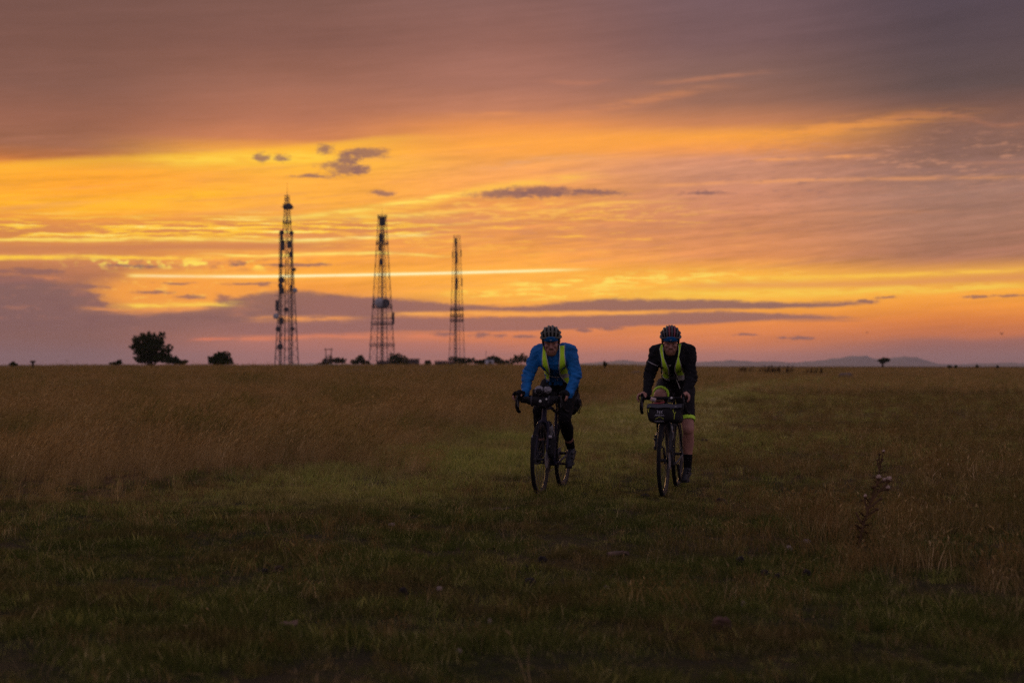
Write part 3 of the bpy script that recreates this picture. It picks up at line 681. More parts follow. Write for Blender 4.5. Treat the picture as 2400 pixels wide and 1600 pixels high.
# ------------------------------------------------------------------ radio masts
STEEL = mat('galvanised_steel', (0.10, 0.10, 0.105, 1), 0.75, 0.3, var=0.3, vscale=0.4)
DRUM = mat('antenna_shroud', (0.34, 0.36, 0.38, 1), 0.7); DARKG = mat('dark_grey_shroud', (0.05, 0.05, 0.055, 1), 0.8)
BAR = MB().box((0, 0, 0.5), (1, 1, 1)).mesh('bar', False); BAR.materials.append(STEEL)
def bar_ob(name, a, b, w, parent):
    a, b = Vector(a), Vector(b); d = b - a
    o = bpy.data.objects.new(name, BAR); COL.objects.link(o); o.parent = parent
    o.matrix_local = Matrix.LocRotScale(a, d.to_track_quat('Z', 'Y'), Vector((w, w, d.length)))
    return o
def mast(px, base_px, top_px, half_base, half_top, ratio, bays, label, depth=500.0, plat=(), tw=0.11, leg_w=0.20):
    """square lattice mast; half widths in photo pixels"""
    s = depth / F
    root = empty('radio_mast', stand(px, depth)); z0 = root.location.z
    H = at(px, top_px, depth).z - z0
    phi = math.atan(ratio)
    def corner(k, t):
        r = (half_base + (half_top - half_base) * t) * s / math.cos(phi)
        a = phi + k * math.pi / 2
        return Vector((r * math.cos(a), r * math.sin(a), H * t))
    for k in range(4):
        MB().tube([corner(k, 0), corner(k, 0.5), corner(k, 1)], [leg_w, leg_w * 0.8, leg_w * 0.6], 6).build('leg', STEEL, root)
    ts = [1 - (1 - i / bays) ** 0.9 for i in range(bays + 1)]
    for i in range(bays):
        for k in range(4):
            a0, a1, b0, b1 = corner(k, ts[i]), corner(k, ts[i + 1]), corner((k + 1) % 4, ts[i]), corner((k + 1) % 4, ts[i + 1])
            bar_ob('girder', a1, b1, tw * 1.1, root)
            bar_ob('brace', a0, b1, tw, root); bar_ob('brace', b0, a1, tw, root)
    for y, k in plat:                                     # work platforms
        t = (at(px, y, depth).z - z0) / H
        r = (corner(0, t) - Vector((0, 0, H * t))).length * k
        m = MB()
        m.lathe([(r * 0.75, 0), (r, 0), (r, 0.16), (r * 0.75, 0.16)], (0, 0, H * t), n=16)
        for q in range(12):
            a = q * math.pi / 6; m.tube([(r * math.cos(a), r * math.sin(a), H * t), (r * math.cos(a), r * math.sin(a), H * t + 1.0)], 0.05, 4)
        for hh in (0.5, 1.0): m.tube([(r * math.cos(a), r * math.sin(a), H * t + hh) for a in np.linspace(0, 6.283, 17)], 0.05, 4)
        m.build('platform', STEEL, root, False)
    tag(root, label, 'radio mast', 'three lattice radio masts on the skyline')
    def pos(x, y, dy=-1.0): p = at(x, y, depth + dy); return p - root.location
    return root, pos, s, H
def dish(pos, x, y, r, root, m=DARKG, face=(0, -1, 0), deep=0.6):
    MB().lathe([(r * 0.3, -deep * r), (r * 0.95, -deep * r * 0.6), (r, 0), (r, deep * r * 0.6), (r * 0.9, deep * r * 0.7), (0.02, deep * r * 0.78)], pos(x, y), face, 14).build('dish_antenna', m, root)
def panel(pos, x, y, w, h, root, m=DARKG, rot=0.0):
    MB().box(pos(x, y), (w, 0.35, h), (0, rot, 0), 0.06).build('panel_antenna', m, root)
def arm(pos, x0, y0, x1, y1, root, w=0.14): bar_ob('antenna_arm', pos(x0, y0), pos(x1, y1), w, root)
def column(root, H, x, y, r, m=STEEL):
    mb = MB(); mb.tube([(x - r, y, 0.3), (x - r, y, H * 0.97)], 0.09, 5); mb.tube([(x + r, y, 0.3), (x + r, y, H * 0.97)], 0.09, 5)
    for i in range(int(H / 1.2)): mb.tube([(x - r, y, 0.6 + i * 1.2), (x + r, y, 0.6 + i * 1.2)], 0.06, 4)
    mb.tube([(x, y + 0.15, 0.3), (x, y + 0.15, H * 0.96)], r * 0.45, 6)
    mb.build('ladder', m, root, False)
Q = lambda x, y: (600 + x * 0.2933, 420 + y * 0.2934)

ra, pa, sa, Ha = mast(672, 855, 458, 26.5, 4.6, 0.36, 17, 'tallest lattice radio mast, leftmost of the three, hung with drums and panels', plat=[(485, 1.5), (524, 1.15)], tw=0.060, leg_w=0.19)
column(ra, Ha * 0.8, -2.2, -0.6, 0.5); column(ra, Ha * 0.8, 1.6, 0.3, 0.45)
MB().tube([(0, 0, Ha), (0, 0, Ha + 4.6)], [0.07, 0.03], 5).build('whip_antenna', STEEL, ra)
for x, y, r in [(236, 222, 1.0), (262, 218, 1.2), (280, 224, 0.8), (203, 806, 1.15), (205, 428, 0.9), (283, 430, 0.8), (198, 690, 0.8), (303, 722, 0.7), (196, 850, 0.9), (240, 1040, 0.8), (176, 1195, 0.9), (192, 1338, 1.1), (292, 1195, 0.7)]:
    dish(pa, *Q(x, y), r, ra, DARKG, (0.25, -1, 0))
for x, y, r in [(312, 886, 0.85), (160, 1094, 1.0)]: dish(pa, *Q(x, y), r, ra, DRUM, (-0.4, -1, 0))
for x, y, w, h, rt in [(208, 462, 0.7, 4.4, -0.16), (212, 530, 1.6, 3.6, 0), (266, 520, 1.5, 2.6, 0), (166, 1008, 0.9, 3.8, 0), (205, 890, 1.8, 2.2, 0), (280, 870, 1.0, 2.4, 0), (276, 600, 1.1, 2.0, 0), (204, 1130, 1.6, 2.2, 0)]:
    panel(pa, *Q(x, y), w, h, ra, DARKG, rt)
for x0, x1, y in [(150, 245, 926), (180, 300, 690), (195, 300, 1042), (150, 220, 1010), (240, 318, 888), (196, 296, 222), (226, 264, 132), (185, 240, 806)]: arm(pa, *Q(x0, y), *Q(x1, y), ra)

rb, pb, sb, Hb = mast(895.4, 855, 509, 29.0, 9.2, 0.53, 14, 'middle lattice radio mast with two drums halfway up its flared tower', plat=[(510.5, 1.05), (573, 1.0), (722, 1.0), (761, 1.0), (811, 1.0)], tw=0.060, leg_w=0.16)
column(rb, Hb, 0, 0, 0.55)
MB().tube([(0, 0, Hb), (0, 0, Hb + 3.2)], [0.06, 0.03], 5).build('whip_antenna', STEEL, rb)
dish(pb, *Q(990, 986), 1.75, rb, DRUM, (-0.1, -1, 0), 0.9); dish(pb, *Q(1032, 988), 1.5, rb, DARKG, (0.7, -1, 0), 0.9)
for x, y, w, h in [(1010, 340, 2.2, 2.6), (1000, 470, 1.6, 3.2), (1000, 660, 1.3, 2.2), (990, 550, 1.0, 2.0), (1098, 1110, 0.7, 4.2), (940, 985, 0.5, 3.4)]: panel(pb, *Q(x, y), w, h, rb)
for x0, x1, y in [(928, 1090, 1000), (925, 1108, 1112), (985, 1035, 300)]: arm(pb, *Q(x0, y), *Q(x1, y), rb)

rc, pc, sc_, Hc = mast(1070.7, 855, 553, 18.6, 7.4, 0.42, 13, 'slimmest lattice radio mast, rightmost of the three, with dark inner column', plat=[(727, 1.0), (742, 1.0), (753.5, 1.0)], tw=0.036, leg_w=0.10)
column(rc, Hc, -0.3, -0.3, 0.30)
for x in (1584, 1610, 1630): MB().tube([pc(*Q(x, 470)), pc(*Q(x, 440))], 0.05, 5).build('whip_antenna', STEEL, rc)
for x, y, w, h in [(1600, 625, 0.9, 4.5), (1603, 835, 0.8, 4.0), (1638, 590, 0.4, 2.4), (1645, 820, 0.4, 3.0), (1572, 600, 0.4, 2.4), (1596, 500, 0.8, 2.6)]: panel(pc, *Q(x, y), w, h, rc)
for x0, x1, y in [(1545, 1660, 1046), (1550, 1655, 1098), (1550, 1655, 1135)]: arm(pc, *Q(x0, y), *Q(x1, y), rc, 0.3)

# ------------------------------------------------------------------ huts and poles by the masts
BRICK = mat('sooty_brick', (0.060, 0.045, 0.040, 1), 0.95, var=0.3, vscale=2.0); FELT = mat('roof_felt', (0.030, 0.030, 0.033, 1), 0.95)
PALE = mat('pale_grey_cladding', (0.42, 0.44, 0.48, 1), 0.7, var=0.1, vscale=1.0); WOODP = mat('tarred_pole', (0.035, 0.026, 0.020, 1), 0.9); GLASSD = mat('dark_window', (0.02, 0.02, 0.025, 1), 0.2)
def hut(px0, px1, top, depth, deep, label, cat, m=BRICK, group=None, name='hut', doors=2):
    a, b = stand(px0, depth), stand(px1, depth); w = b.x - a.x; c = (a + b) / 2
    h = at(px0, top, depth).z - c.z
    root = empty(name, c)
    MB().box((0, deep / 2, h / 2 - 0.3), (w, deep, h + 0.3)).build('wall', m, root, False)
    MB().box((0, deep / 2, h - 0.02 + 0.1), (w + 0.35, deep + 0.35, 0.24), bev=0.03).build('roof', FELT, root, False)
    for i in range(doors):
        x = -w / 2 + w * (i + 0.6) / max(1, doors)
        MB().box((x, -0.02, min(1.0, h * 0.4)), (0.9, 0.06, min(2.0, h * 0.8)), bev=0.015).build('door' if i % 2 == 0 else 'window', GLASSD, root, False)
    return tag(root, label, cat, group)
hut(882, 957, 845.5, 470, 8, 'long low dark equipment building beneath the middle mast', 'building', name='equipment_building', doors=4)
hut(955, 980, 841.2, 468, 7, 'taller flat-roofed dark block at the right end of the low building', 'building', name='equipment_block', doors=1)
hut(1019, 1082, 846.3, 466, 8, 'long low dark building left of the slimmest mast foot', 'building', name='equipment_building', doors=4)
sh = hut(1137, 1157, 842, 430, 3, 'small pale grey cabin in front of dark bushes right of the masts', 'cabin', PALE, name='cabin', doors=1)
for px, top, lab in [(1139, 822, 'taller thin pole at the left corner of the pale cabin'), (1157, 828, 'shorter thin pole at the right corner of the pale cabin')]:
    b = stand(px, 434); h = at(px, top, 434).z - b.z; r = empty('thin_pole', b)
    MB().tube([(0, 0, 0), (0, 0, h)], [0.09, 0.05], 6).build('pole', STEEL, r)
    MB().box((0, 0, h - 0.5), (0.16, 0.16, 0.8), bev=0.02).build('antenna_head', STEEL, r); tag(r, lab, 'pole', 'thin poles beside the pale cabin')
b = stand(770, 420); h = at(770, 816, 420).z - b.z; r = empty('utility_pole', b)
for x in (-0.82, 0.82): MB().tube([(x, 0, 0), (x, 0, h)], [0.15, 0.11], 7).build('post', WOODP, r)
MB().box((0, -0.16, h - 0.35), (2.5, 0.14, 0.2), bev=0.02).build('crossarm', WOODP, r)
MB().box((0, 0.16, h - 2.0), (1.9, 0.12, 0.14), bev=0.02).build('crossarm', WOODP, r)
for x in (-1.1, 0, 1.1): MB().lathe([(0.06, 0), (0.09, 0.06), (0.05, 0.14), (0.08, 0.2), (0.03, 0.3)], (x, -0.16, h - 0.25), n=8).build('insulator', DRUM, r)
tag(r, 'wooden H-shaped utility pole with crossarm above bushes between the left and middle masts', 'utility pole')
pst = empty('marker_post', stand(77, 190)); hp = at(77, 849, 190).z - pst.location.z
MB().tube([(0, 0, 0), (0, 0, hp)], 0.16, 8).build('post', WOODP, pst)
MB().box((0, 0, hp + 0.1), (0.62, 0.4, 0.26), bev=0.04).build('post_cap', WOODP, pst)
tag(pst, 'stubby dark post with wider cap standing in grass at far left skyline', 'post')

# ------------------------------------------------------------------ trees and bushes
BARK = mat('bark', (0.035, 0.026, 0.018, 1), 0.95, var=0.4, vscale=6.0)
LEAF = grass_mat('thorn_leaves', [(0.012, 0.022, 0.008), (0.030, 0.045, 0.014), (0.045, 0.060, 0.018)], 0.25)
def crown_mesh(blobs, n, size, seed, name='crown'):
    r = random.Random(seed); v = []; f = []
    tot = sum(b[3] * b[4] * b[5] for b in blobs)
    for cx, cy, cz, rx, ry, rz in blobs:
        for _ in range(max(24, int(n * rx * ry * rz / tot))):
            while True:
                p = Vector((r.uniform(-1, 1), r.uniform(-1, 1), r.uniform(-1, 1)))
                if p.length < 1 + 0.22 * mnoise.noise(p * 3 + Vector((cx, cy, cz))): break
            if p.length < 0.45 and r.random() < 0.6: continue
            if mnoise.noise(Vector((cx, cy, cz)) * 1.3 + p * 1.9) > 0.34 and r.random() < 0.8: continue
            k = 1 + 0.35 * mnoise.noise(p.normalized() * 2.3 + Vector((cx * 3, seed, cz)))
            c = Vector((cx + p.x * rx * k, cy + p.y * ry * k, cz + p.z * rz * k))
            q = Euler((r.uniform(0, 6), r.uniform(0, 6), r.uniform(0, 6))).to_matrix(); s = size * r.uniform(0.5, 1.2)
            b = len(v)
            v += [c + q @ Vector((-s * 0.5, 0, 0)), c + q @ Vector((0, -s * 0.28, s * 0.06)), c + q @ Vector((s * 0.6, 0, 0)), c + q @ Vector((0, s * 0.28, s * 0.06))]
            f.append((b, b + 1, b + 2, b + 3))
    me = bpy.data.meshes.new(name); me.from_pydata([tuple(p) for p in v], [], f); me.materials.append(LEAF); me.update(); return me
def plant(name, px, depth, blobs_px, base_py, label, cat, n=2200, size=0.30, group=None, sprigs=4, seed=1):
    """blobs in photo pixels: (x, y, rx, ry); the plant stands on the ground below"""
    s = depth / F; b = stand(px, depth); root = empty(name, b); bl = []; rr = random.Random(seed)
    for x, y, rx, ry in blobs_px:
        c = at(x, y, depth) - b
        bl.append((c.x, rr.uniform(-0.3, 0.3) * rx * s, c.z, rx * s, rx * s * 0.9, ry * s))
    for c in list(bl):                                     # sprigs that break the outline
        for _ in range(sprigs):
            a = rr.uniform(-0.4, math.pi + 0.4); k = rr.uniform(0.9, 1.22); q = rr.uniform(0.10, 0.24)
            bl.append((c[0] + c[3] * k * math.cos(a), c[1], c[2] + c[5] * k * math.sin(a), c[3] * q, c[4] * q, c[5] * q * 1.2))
    link('crown', crown_mesh(bl, n, size, seed), None, root)
    m = MB()
    for i, c in enumerate(bl[:len(blobs_px)]):
        m.tube([(rr.uniform(-0.15, 0.15), 0, -0.1), (c[0] * 0.35, c[1] * 0.3, max(0.2, c[2] * 0.45)), (c[0], c[1], c[2])], [0.02 * c[2] + 0.09, 0.015 * c[2] + 0.05, 0.02], 7)
    m.build('trunk', BARK, root)
    return tag(root, label, cat, group)
plant('thorn_tree', 352, 240, [(335, 800, 22, 15), (355, 793, 16, 12), (362, 812, 24, 16), (340, 822, 24, 16), (322, 812, 18, 8), (380, 788, 9, 9), (374, 800, 10, 9), (352, 836, 28, 12), (396, 816, 10, 8), (388, 828, 14, 10), (330, 842, 16, 10), (380, 840, 24, 10)], 855,
      'largest thorn tree, its ragged round crown on the left skyline', 'tree', 12000, 0.34, sprigs=7, seed=3)
plant('low_bush', 415, 238, [(405, 845, 16, 8), (425, 849, 14, 5)], 855, 'low dark bush sloping away at the right foot of the largest thorn tree', 'bush', 1500, 0.34, seed=4)
plant('round_bush', 514, 240, [(515, 838, 18, 12), (528, 832, 10, 9), (498, 844, 12, 8), (535, 846, 9, 8), (515, 848, 26, 7)], 855, 'rounded dark bush alone between the largest tree and left mast', 'bush', 3500, 0.34, seed=5)
plant('small_bush', 275, 235, [(280, 849, 6, 5), (268, 852, 10, 3)], 855, 'tiny dark bush on the skyline left of the largest thorn tree', 'bush', 600, 0.28, seed=6)
plant('small_bush', 31, 200, [(31, 854, 9, 4), (31, 849, 2.5, 3)], 857, 'tiny pointed bush at the far left end of the skyline', 'bush', 500, 0.22, seed=7)
SB = 'bushes around the mast compound'
for px, bl, lab, sd in [
  (782, [(768, 847, 13, 6), (790, 844, 13, 7), (803, 846, 9, 6), (772, 840, 6, 5), (755, 852, 12, 3)], 'spreading dark bush under the H-shaped utility pole', 11),
  (845, [(845, 843, 10, 8), (832, 848, 10, 6), (858, 850, 10, 5), (846, 838, 5, 5)], 'peaked dark bush just left of the middle mast foot', 12),
  (930, [(925, 843, 15, 11), (936, 836, 9, 9), (946, 845, 12, 9), (918, 835, 7, 6)], 'tall dark bush in front of the low building beside the middle mast', 13),
  (1003, [(1003, 851, 7, 6)], 'small round dark bush in the gap between the two low buildings', 14),
  (1085, [(1066, 841, 12, 6), (1085, 846, 20, 7), (1104, 845, 12, 6)], 'broad dark bush around the foot of the slimmest mast', 15),
  (1128, [(1122, 849, 12, 5), (1134, 848, 10, 6)], 'low dark bush just left of the pale cabin', 16),
  (1163, [(1152, 841, 12, 6), (1166, 845, 11, 8), (1178, 851, 9, 5)], 'dark bush rising behind the pale grey cabin', 17),
  (1208, [(1196, 849, 13, 6), (1212, 842, 13, 9), (1226, 840, 10, 10), (1240, 846, 10, 8)], 'dark bush rising to the right behind the blue-jacketed rider', 18)]:
    plant('dark_bush', px, 440 if sd != 17 else 446, bl, 855, lab, 'bush', 1500, 0.5, SB, seed=sd)
plant('lone_tree', 2068, 420, [(2071, 844, 9, 5.5), (2078, 843, 6, 4.5), (2064, 845, 6, 4), (2068, 850, 3, 3)], 856, 'small lone tree with flat dark crown in front of right-hand hills', 'tree', 1800, 0.45, seed=21)
for px, top, lab, sd in [(2225, 856, 'widest dark tuft on the right skyline', 31), (2240, 856, 'dark tuft close right of the widest skyline tuft', 32), (2290, 855.5, 'small upright dark tuft on the right skyline', 33), (2338, 856.5, 'last small dark tuft before the photo\'s right edge', 34)]:
    plant('skyline_tuft', px, 210, [(px, top + 3, 5 if sd == 31 else 3, 2.5)], 858, lab, 'shrub', 160, 0.22, 'small tufts on the right skyline', seed=sd)

# dead dock and thistle stems in the rough to the right
DEAD = grass_mat('dead_stalks', [(0.016, 0.010, 0.008), (0.034, 0.020, 0.014), (0.05, 0.032, 0.02)], 0.15)
def dock(px0, px1, py, top, n, label, seed):
    r = random.Random(seed); b = on_ground((px0 + px1) / 2, py); s = b.y / F; root = empty('dead_dock', b); W = (px1 - px0) / 2 * s; H = (py - top) * s
    st = MB(); lf = []
    for _ in range(2 * n):
        x, y = r.uniform(-W, W), r.uniform(-W, W) * 0.8; h = H * r.uniform(0.45, 1.0); lx = h * r.uniform(0.0, 0.4)
        st.tube([(x, y, -0.03), (x + lx * 0.4, y, h * 0.5), (x + lx, y, h)], [0.007, 0.006, 0.004], 4)
        for q in range(16):
            t = r.uniform(0.3, 1.0); a = r.uniform(0, 6.28); d = 0.02 + 0.08 * (1 - t) * r.random()
            lf.append((x + lx * t + d * math.cos(a), y + d * math.sin(a), h * t, 0.020, 0.020, 0.04))
    st.build('stem', DEAD, root)
    o = link('seed_heads', crown_mesh(lf, 1, 0.035, seed, 'seed_heads'), None, root); o.data.materials.clear(); o.data.materials.append(DEAD); o['kind'] = 'stuff'
    return tag(root, label, 'weed', 'dead weed clumps in the rough right of the track')
dock(1730, 1762, 874, 856, 12, 'leftmost dark clump of dead weeds beyond the black-jacketed rider', 41)
dock(1778, 1832, 878, 853, 22, 'widest dark clump of dead weeds right of the track', 42)
dock(1840, 1856, 880, 852, 7, 'tall narrow clump of dead weeds right of the widest clump', 43)
dock(1886, 1924, 878, 862, 12, 'rightmost dark clump of dead weeds beside the far track', 44)

# ------------------------------------------------------------------ sheep and birds
WOOL = mat('fleece', (0.125, 0.092, 0.068, 1), 1.0, var=0.2, vscale=6.0, bump=0.6, bscale=12.0); FACE = mat('sheep_face', (0.06, 0.05, 0.045, 1), 0.9)
def sheep_mesh(head_down):
    b = MB(); b.ell((0, 0, 0.62), (0.52, 0.27, 0.28)); b.ell((0.30, 0, 0.66), (0.26, 0.24, 0.25)); b.ell((-0.32, 0, 0.64), (0.26, 0.26, 0.26))
    hz = 0.42 if head_down else 0.88
    b.cap((0.42, 0, 0.70), 0.14, (0.66, 0, hz + 0.05), 0.09); b.cap((0.64, 0, hz + 0.04), 0.085, (0.82, 0, hz - 0.08), 0.05)
    for sx in (-1, 1): b.ell((0.64, 0.10 * sx, hz + 0.08), (0.03, 0.07, 0.03))
    for x in (0.32, -0.34):
        for sx in (-1, 1):
            b.cap((x, 0.13 * sx, 0.5), 0.085, (x + (0.0 if x > 0 else 0.05), 0.13 * sx, 0.26), 0.042); b.cap((x + (0.0 if x > 0 else 0.05), 0.13 * sx, 0.26), 0.036, (x + 0.01, 0.13 * sx, 0.03), 0.034)
    b.cap((-0.54, 0, 0.72), 0.05, (-0.62, 0, 0.48), 0.03)
    o = remeshed('body', b, 0.03, 4, [WOOL, FACE], None)
    for p in o.data.polygons:
        c = p.center
        if (c.z < 0.34 and abs(c.x) < 0.5) or c.x > 0.66: p.material_index = 1
    me = o.data; bpy.data.objects.remove(o); return me
SHEEP = [sheep_mesh(True), sheep_mesh(False)]
G = 'pale sheep in the far grass'
for px, d, h, k, lab in [(808, 132, 0.2, 0, 'leftmost sheep in the far grass, below the H-shaped pole'), (838, 138, 3.3, 0, 'sheep grazing left of the middle mast, second from left'),
  (863, 130, 0.4, 0, 'sheep directly left of the middle mast foot, third from left'), (903, 126, 2.9, 0, 'palest sheep, left of a close pair below the middle mast'), (920, 128, 0.1, 0, 'right one of the close pair of sheep below the middle mast'),
  (974, 130, 0.3, 0, 'sheep below the tall dark end block of the low building'), (998, 124, 2.6, 0, 'sheep below the gap between the two low buildings'), (1041, 130, 0.2, 0, 'sheep below the left end of the right-hand low building'),
  (1098, 128, 3.0, 0, 'rightmost sheep below the masts, left of the pale cabin'), (1412, 128, 0.2, 0, 'sheep left of the small pointed bush between the two riders'), (1430, 126, 3.2, 0, 'sheep right of the small pointed bush between the two riders'), (1489, 120, 0.5, 0, 'sheep nearest the black-jacketed rider, just left of his sleeve'),
  (1982, 112, 0.1, 0, 'only sheep in the rough right of both riders')]:
    p = stand(px, d); p.z -= 0.42 if px > 1900 else 0.34; r = empty('sheep', p, h); link('body', SHEEP[k], None, r); tag(r, lab, 'sheep', G)

BIRDM = mat('bird_feathers', (0.03, 0.025, 0.022, 1), 0.8)
def bird(px, py, d, label, sc_=1.0):
    r = empty('bird', at(px, py, d), 0.5)
    b = MB(); b.ell((0, 0, 0), (0.09, 0.22, 0.08)); b.ell((0, -0.24, 0.03), (0.055, 0.08, 0.055)); b.tube([(0, -0.30, 0.03), (0, -0.37, 0.02)], [0.018, 0.004], 6)
    b.tube([(0, 0.18, 0), (0, 0.42, -0.01)], [0.05, 0.08], 8, 0.25); o = b.build('body', BIRDM, r)
    for s in (-1, 1):
        w = MB(); w.add([(0.05 * s, -0.12, 0.04), (0.05 * s, 0.12, 0.04), (0.42 * s, 0.10, 0.34), (0.44 * s, -0.16, 0.36), (0.62 * s, 0.10, 0.62), (0.60 * s, -0.06, 0.62),
               (0.05 * s, -0.12, 0.0), (0.05 * s, 0.12, 0.02), (0.42 * s, 0.10, 0.32), (0.44 * s, -0.16, 0.33), (0.62 * s, 0.10, 0.61), (0.60 * s, -0.06, 0.61)],
              [(0, 1, 2, 3), (3, 2, 4, 5), (9, 8, 7, 6), (11, 10, 8, 9), (0, 3, 9, 6), (3, 5, 11, 9), (1, 7, 8, 2), (2, 8, 10, 4), (4, 10, 11, 5)])
        w.build('wing', BIRDM, r, False)
    r.scale = (sc_,) * 3; return tag(r, label, 'bird', 'birds above the right skyline')
bird(2348, 783, 420, 'darker bird flying at the far right above the skyline')
bird(2032, 780, 520, 'faint bird flying above the lone tree and hills', 0.8)
plant('small_bush', 1418, 150, [(1418.5, 854, 3.6, 5), (1416.5, 850, 2.0, 3.5)], 858, 'small dark pointed bush in the grass between the two riders', 'bush', 400, 0.14, seed=51)

# ------------------------------------------------------------------ bicycles
RUBBER = mat('tyre_rubber', (0.008, 0.008, 0.010, 1), 0.8, spec=0.2, bump=0.3, bscale=180.0)
TAN = mat('muddy_tyre_wall', (0.026, 0.019, 0.017, 1), 0.85, var=0.4, vscale=30)
ALLOY = mat('alloy', (0.14, 0.14, 0.15, 1), 0.55, 0.3); BLACKM = mat('black_alloy', (0.008, 0.008, 0.010, 1), 0.5, 0.0, spec=0.3)
SPOKE = mat('spoke_steel', (0.05, 0.05, 0.055, 1), 0.7, 0.0, spec=0.2); TAPE = mat('bar_tape', (0.006, 0.006, 0.007, 1), 0.85, spec=0.2)
PAINT_A = mat('dark_violet_paint', (0.014, 0.013, 0.030, 1), 0.45, 0.0, var=0.2, vscale=9.0, spec=0.25)
PAINT_B = mat('satin_grey_paint', (0.026, 0.028, 0.034, 1), 0.5, 0.0, var=0.2, vscale=9.0, spec=0.25)
CLOTHK = mat('black_bag_cloth', (0.007, 0.007, 0.009, 1), 0.75, spec=0.25, bump=0.5, bscale=70.0)
GREYC = mat('grey_bag_cloth', (0.034, 0.034, 0.042, 1), 0.65, spec=0.25, bump=0.4, bscale=60.0)
NEON = mat('neon_cord', (0.30, 0.38, 0.03, 1), 0.7); PRINT = mat('pale_print', (0.36, 0.37, 0.42, 1), 0.7)
LENS = mat('lamp_lens', (0.45, 0.48, 0.46, 1), 0.12, spec=0.8); REFL = mat('reflective_trim', (0.34, 0.34, 0.36, 1), 0.45, 0.2)
BOTTLE = mat('clear_bottle', (0.25, 0.26, 0.28, 1), 0.3); REDC = mat('red_strap', (0.22, 0.02, 0.03, 1), 0.7)
YAW = R(-14.0); WR = 0.350
def spoke_bar(name, a, b, w, parent, m):
    me = bpy.data.meshes.get('spoke_shape')
    if me is None:
        me = MB().tube([(0, 0, 0), (0, 0, 1)], 1.0, 4).mesh('spoke_shape'); me.materials.append(m)
    a, b = Vector(a), Vector(b); d = b - a
    o = bpy.data.objects.new(name, me); COL.objects.link(o); o.parent = parent
    o.matrix_local = Matrix.LocRotScale(a, d.to_track_quat('Z', 'Y'), Vector((w, w, d.length)))
def wheel(root, y, nsp, label, rotor=True, cass=False):
    w = MB().lathe([(0.008, -0.055), (0.022, -0.05), (0.028, -0.034), (0.016, -0.028), (0.014, 0.028), (0.028, 0.034), (0.022, 0.05), (0.008, 0.055)], (0, 0, 0), (1, 0, 0), 14).build('wheel', BLACKM, root)
    w.location = (0, y, WR)
    def ring(rad, prof, name, m, n=56):
        mb = MB(); k = len(prof)
        vs = [((pr[1]), (rad + pr[0]) * math.cos(2 * math.pi * i / n), (rad + pr[0]) * math.sin(2 * math.pi * i / n)) for i in range(n) for pr in prof]
        mb.add(vs, [(i * k + j, i * k + (j + 1) % k, ((i + 1) % n) * k + (j + 1) % k, ((i + 1) % n) * k + j) for i in range(n) for j in range(k)])
        return mb.build(name, m, w)
    t = ring(WR - 0.020, [(0.020 * math.cos(a), 0.020 * math.sin(a)) for a in np.linspace(0, 2 * math.pi, 13)[:-1]], 'tyre', [RUBBER, TAN])
    for p in t.data.polygons:
        rr = math.hypot(p.center.y, p.center.z)
        p.material_index = 1 if rr < WR - 0.024 else 0
    tr = MB()
    for i in range(90):                                          # tread blocks
        a = 2 * math.pi * i / 90
        for sx in (-0.011, 0.0, 0.011):
            rr = WR + 0.001 - abs(sx) * 0.25; aa = a + (0.035 if sx == 0 else 0)
            tr.box((sx, rr * math.cos(aa), rr * math.sin(aa)), (0.007, 0.010, 0.005), (aa - math.pi / 2, 0, 0))
    q = tr.build('tread', RUBBER, w, False); q['kind'] = 'stuff'
    ring(WR - 0.044, [(0.010, -0.013), (0.010, 0.013), (-0.004, 0.013), (-0.020, 0.004), (-0.020, -0.004), (-0.004, -0.013)], 'rim', BLACKM)
    for i in range(nsp):
        a = 2 * math.pi * i / nsp; s = 1 if i % 2 else -1; b = a + s * (0.9 if i % 4 < 2 else -0.9)
        spoke_bar('spoke', (0.034 * s, 0.024 * math.cos(b), 0.024 * math.sin(b)), (0.004 * s, (WR - 0.062) * math.cos(a), (WR - 0.062) * math.sin(a)), 0.0016, w, SPOKE)
    if rotor: MB().lathe([(0.052, -0.0009), (0.080, -0.0009), (0.080, 0.0009), (0.052, 0.0009)], (0.062, 0, 0), (1, 0, 0), 28).build('brake_rotor', ALLOY, w)
    if cass:
        mb = MB()
        for k in range(8): mb.lathe([(0.02, 0), (0.062 - k * 0.0045, 0), (0.062 - k * 0.0045, 0.0022), (0.02, 0.0022)], (-0.030 - k * 0.0042, 0, 0), (1, 0, 0), 24)
        mb.build('cassette', ALLOY, w)
    return w
BB = Vector((0, 0.60, 0.275)); HT_T = Vector((0, 0.212, 0.86)); HT_B = Vector((0, 0.163, 0.735)); SEAT = Vector((0, 0.785, 0.93)); REAR = Vector((0, 1.03, WR))
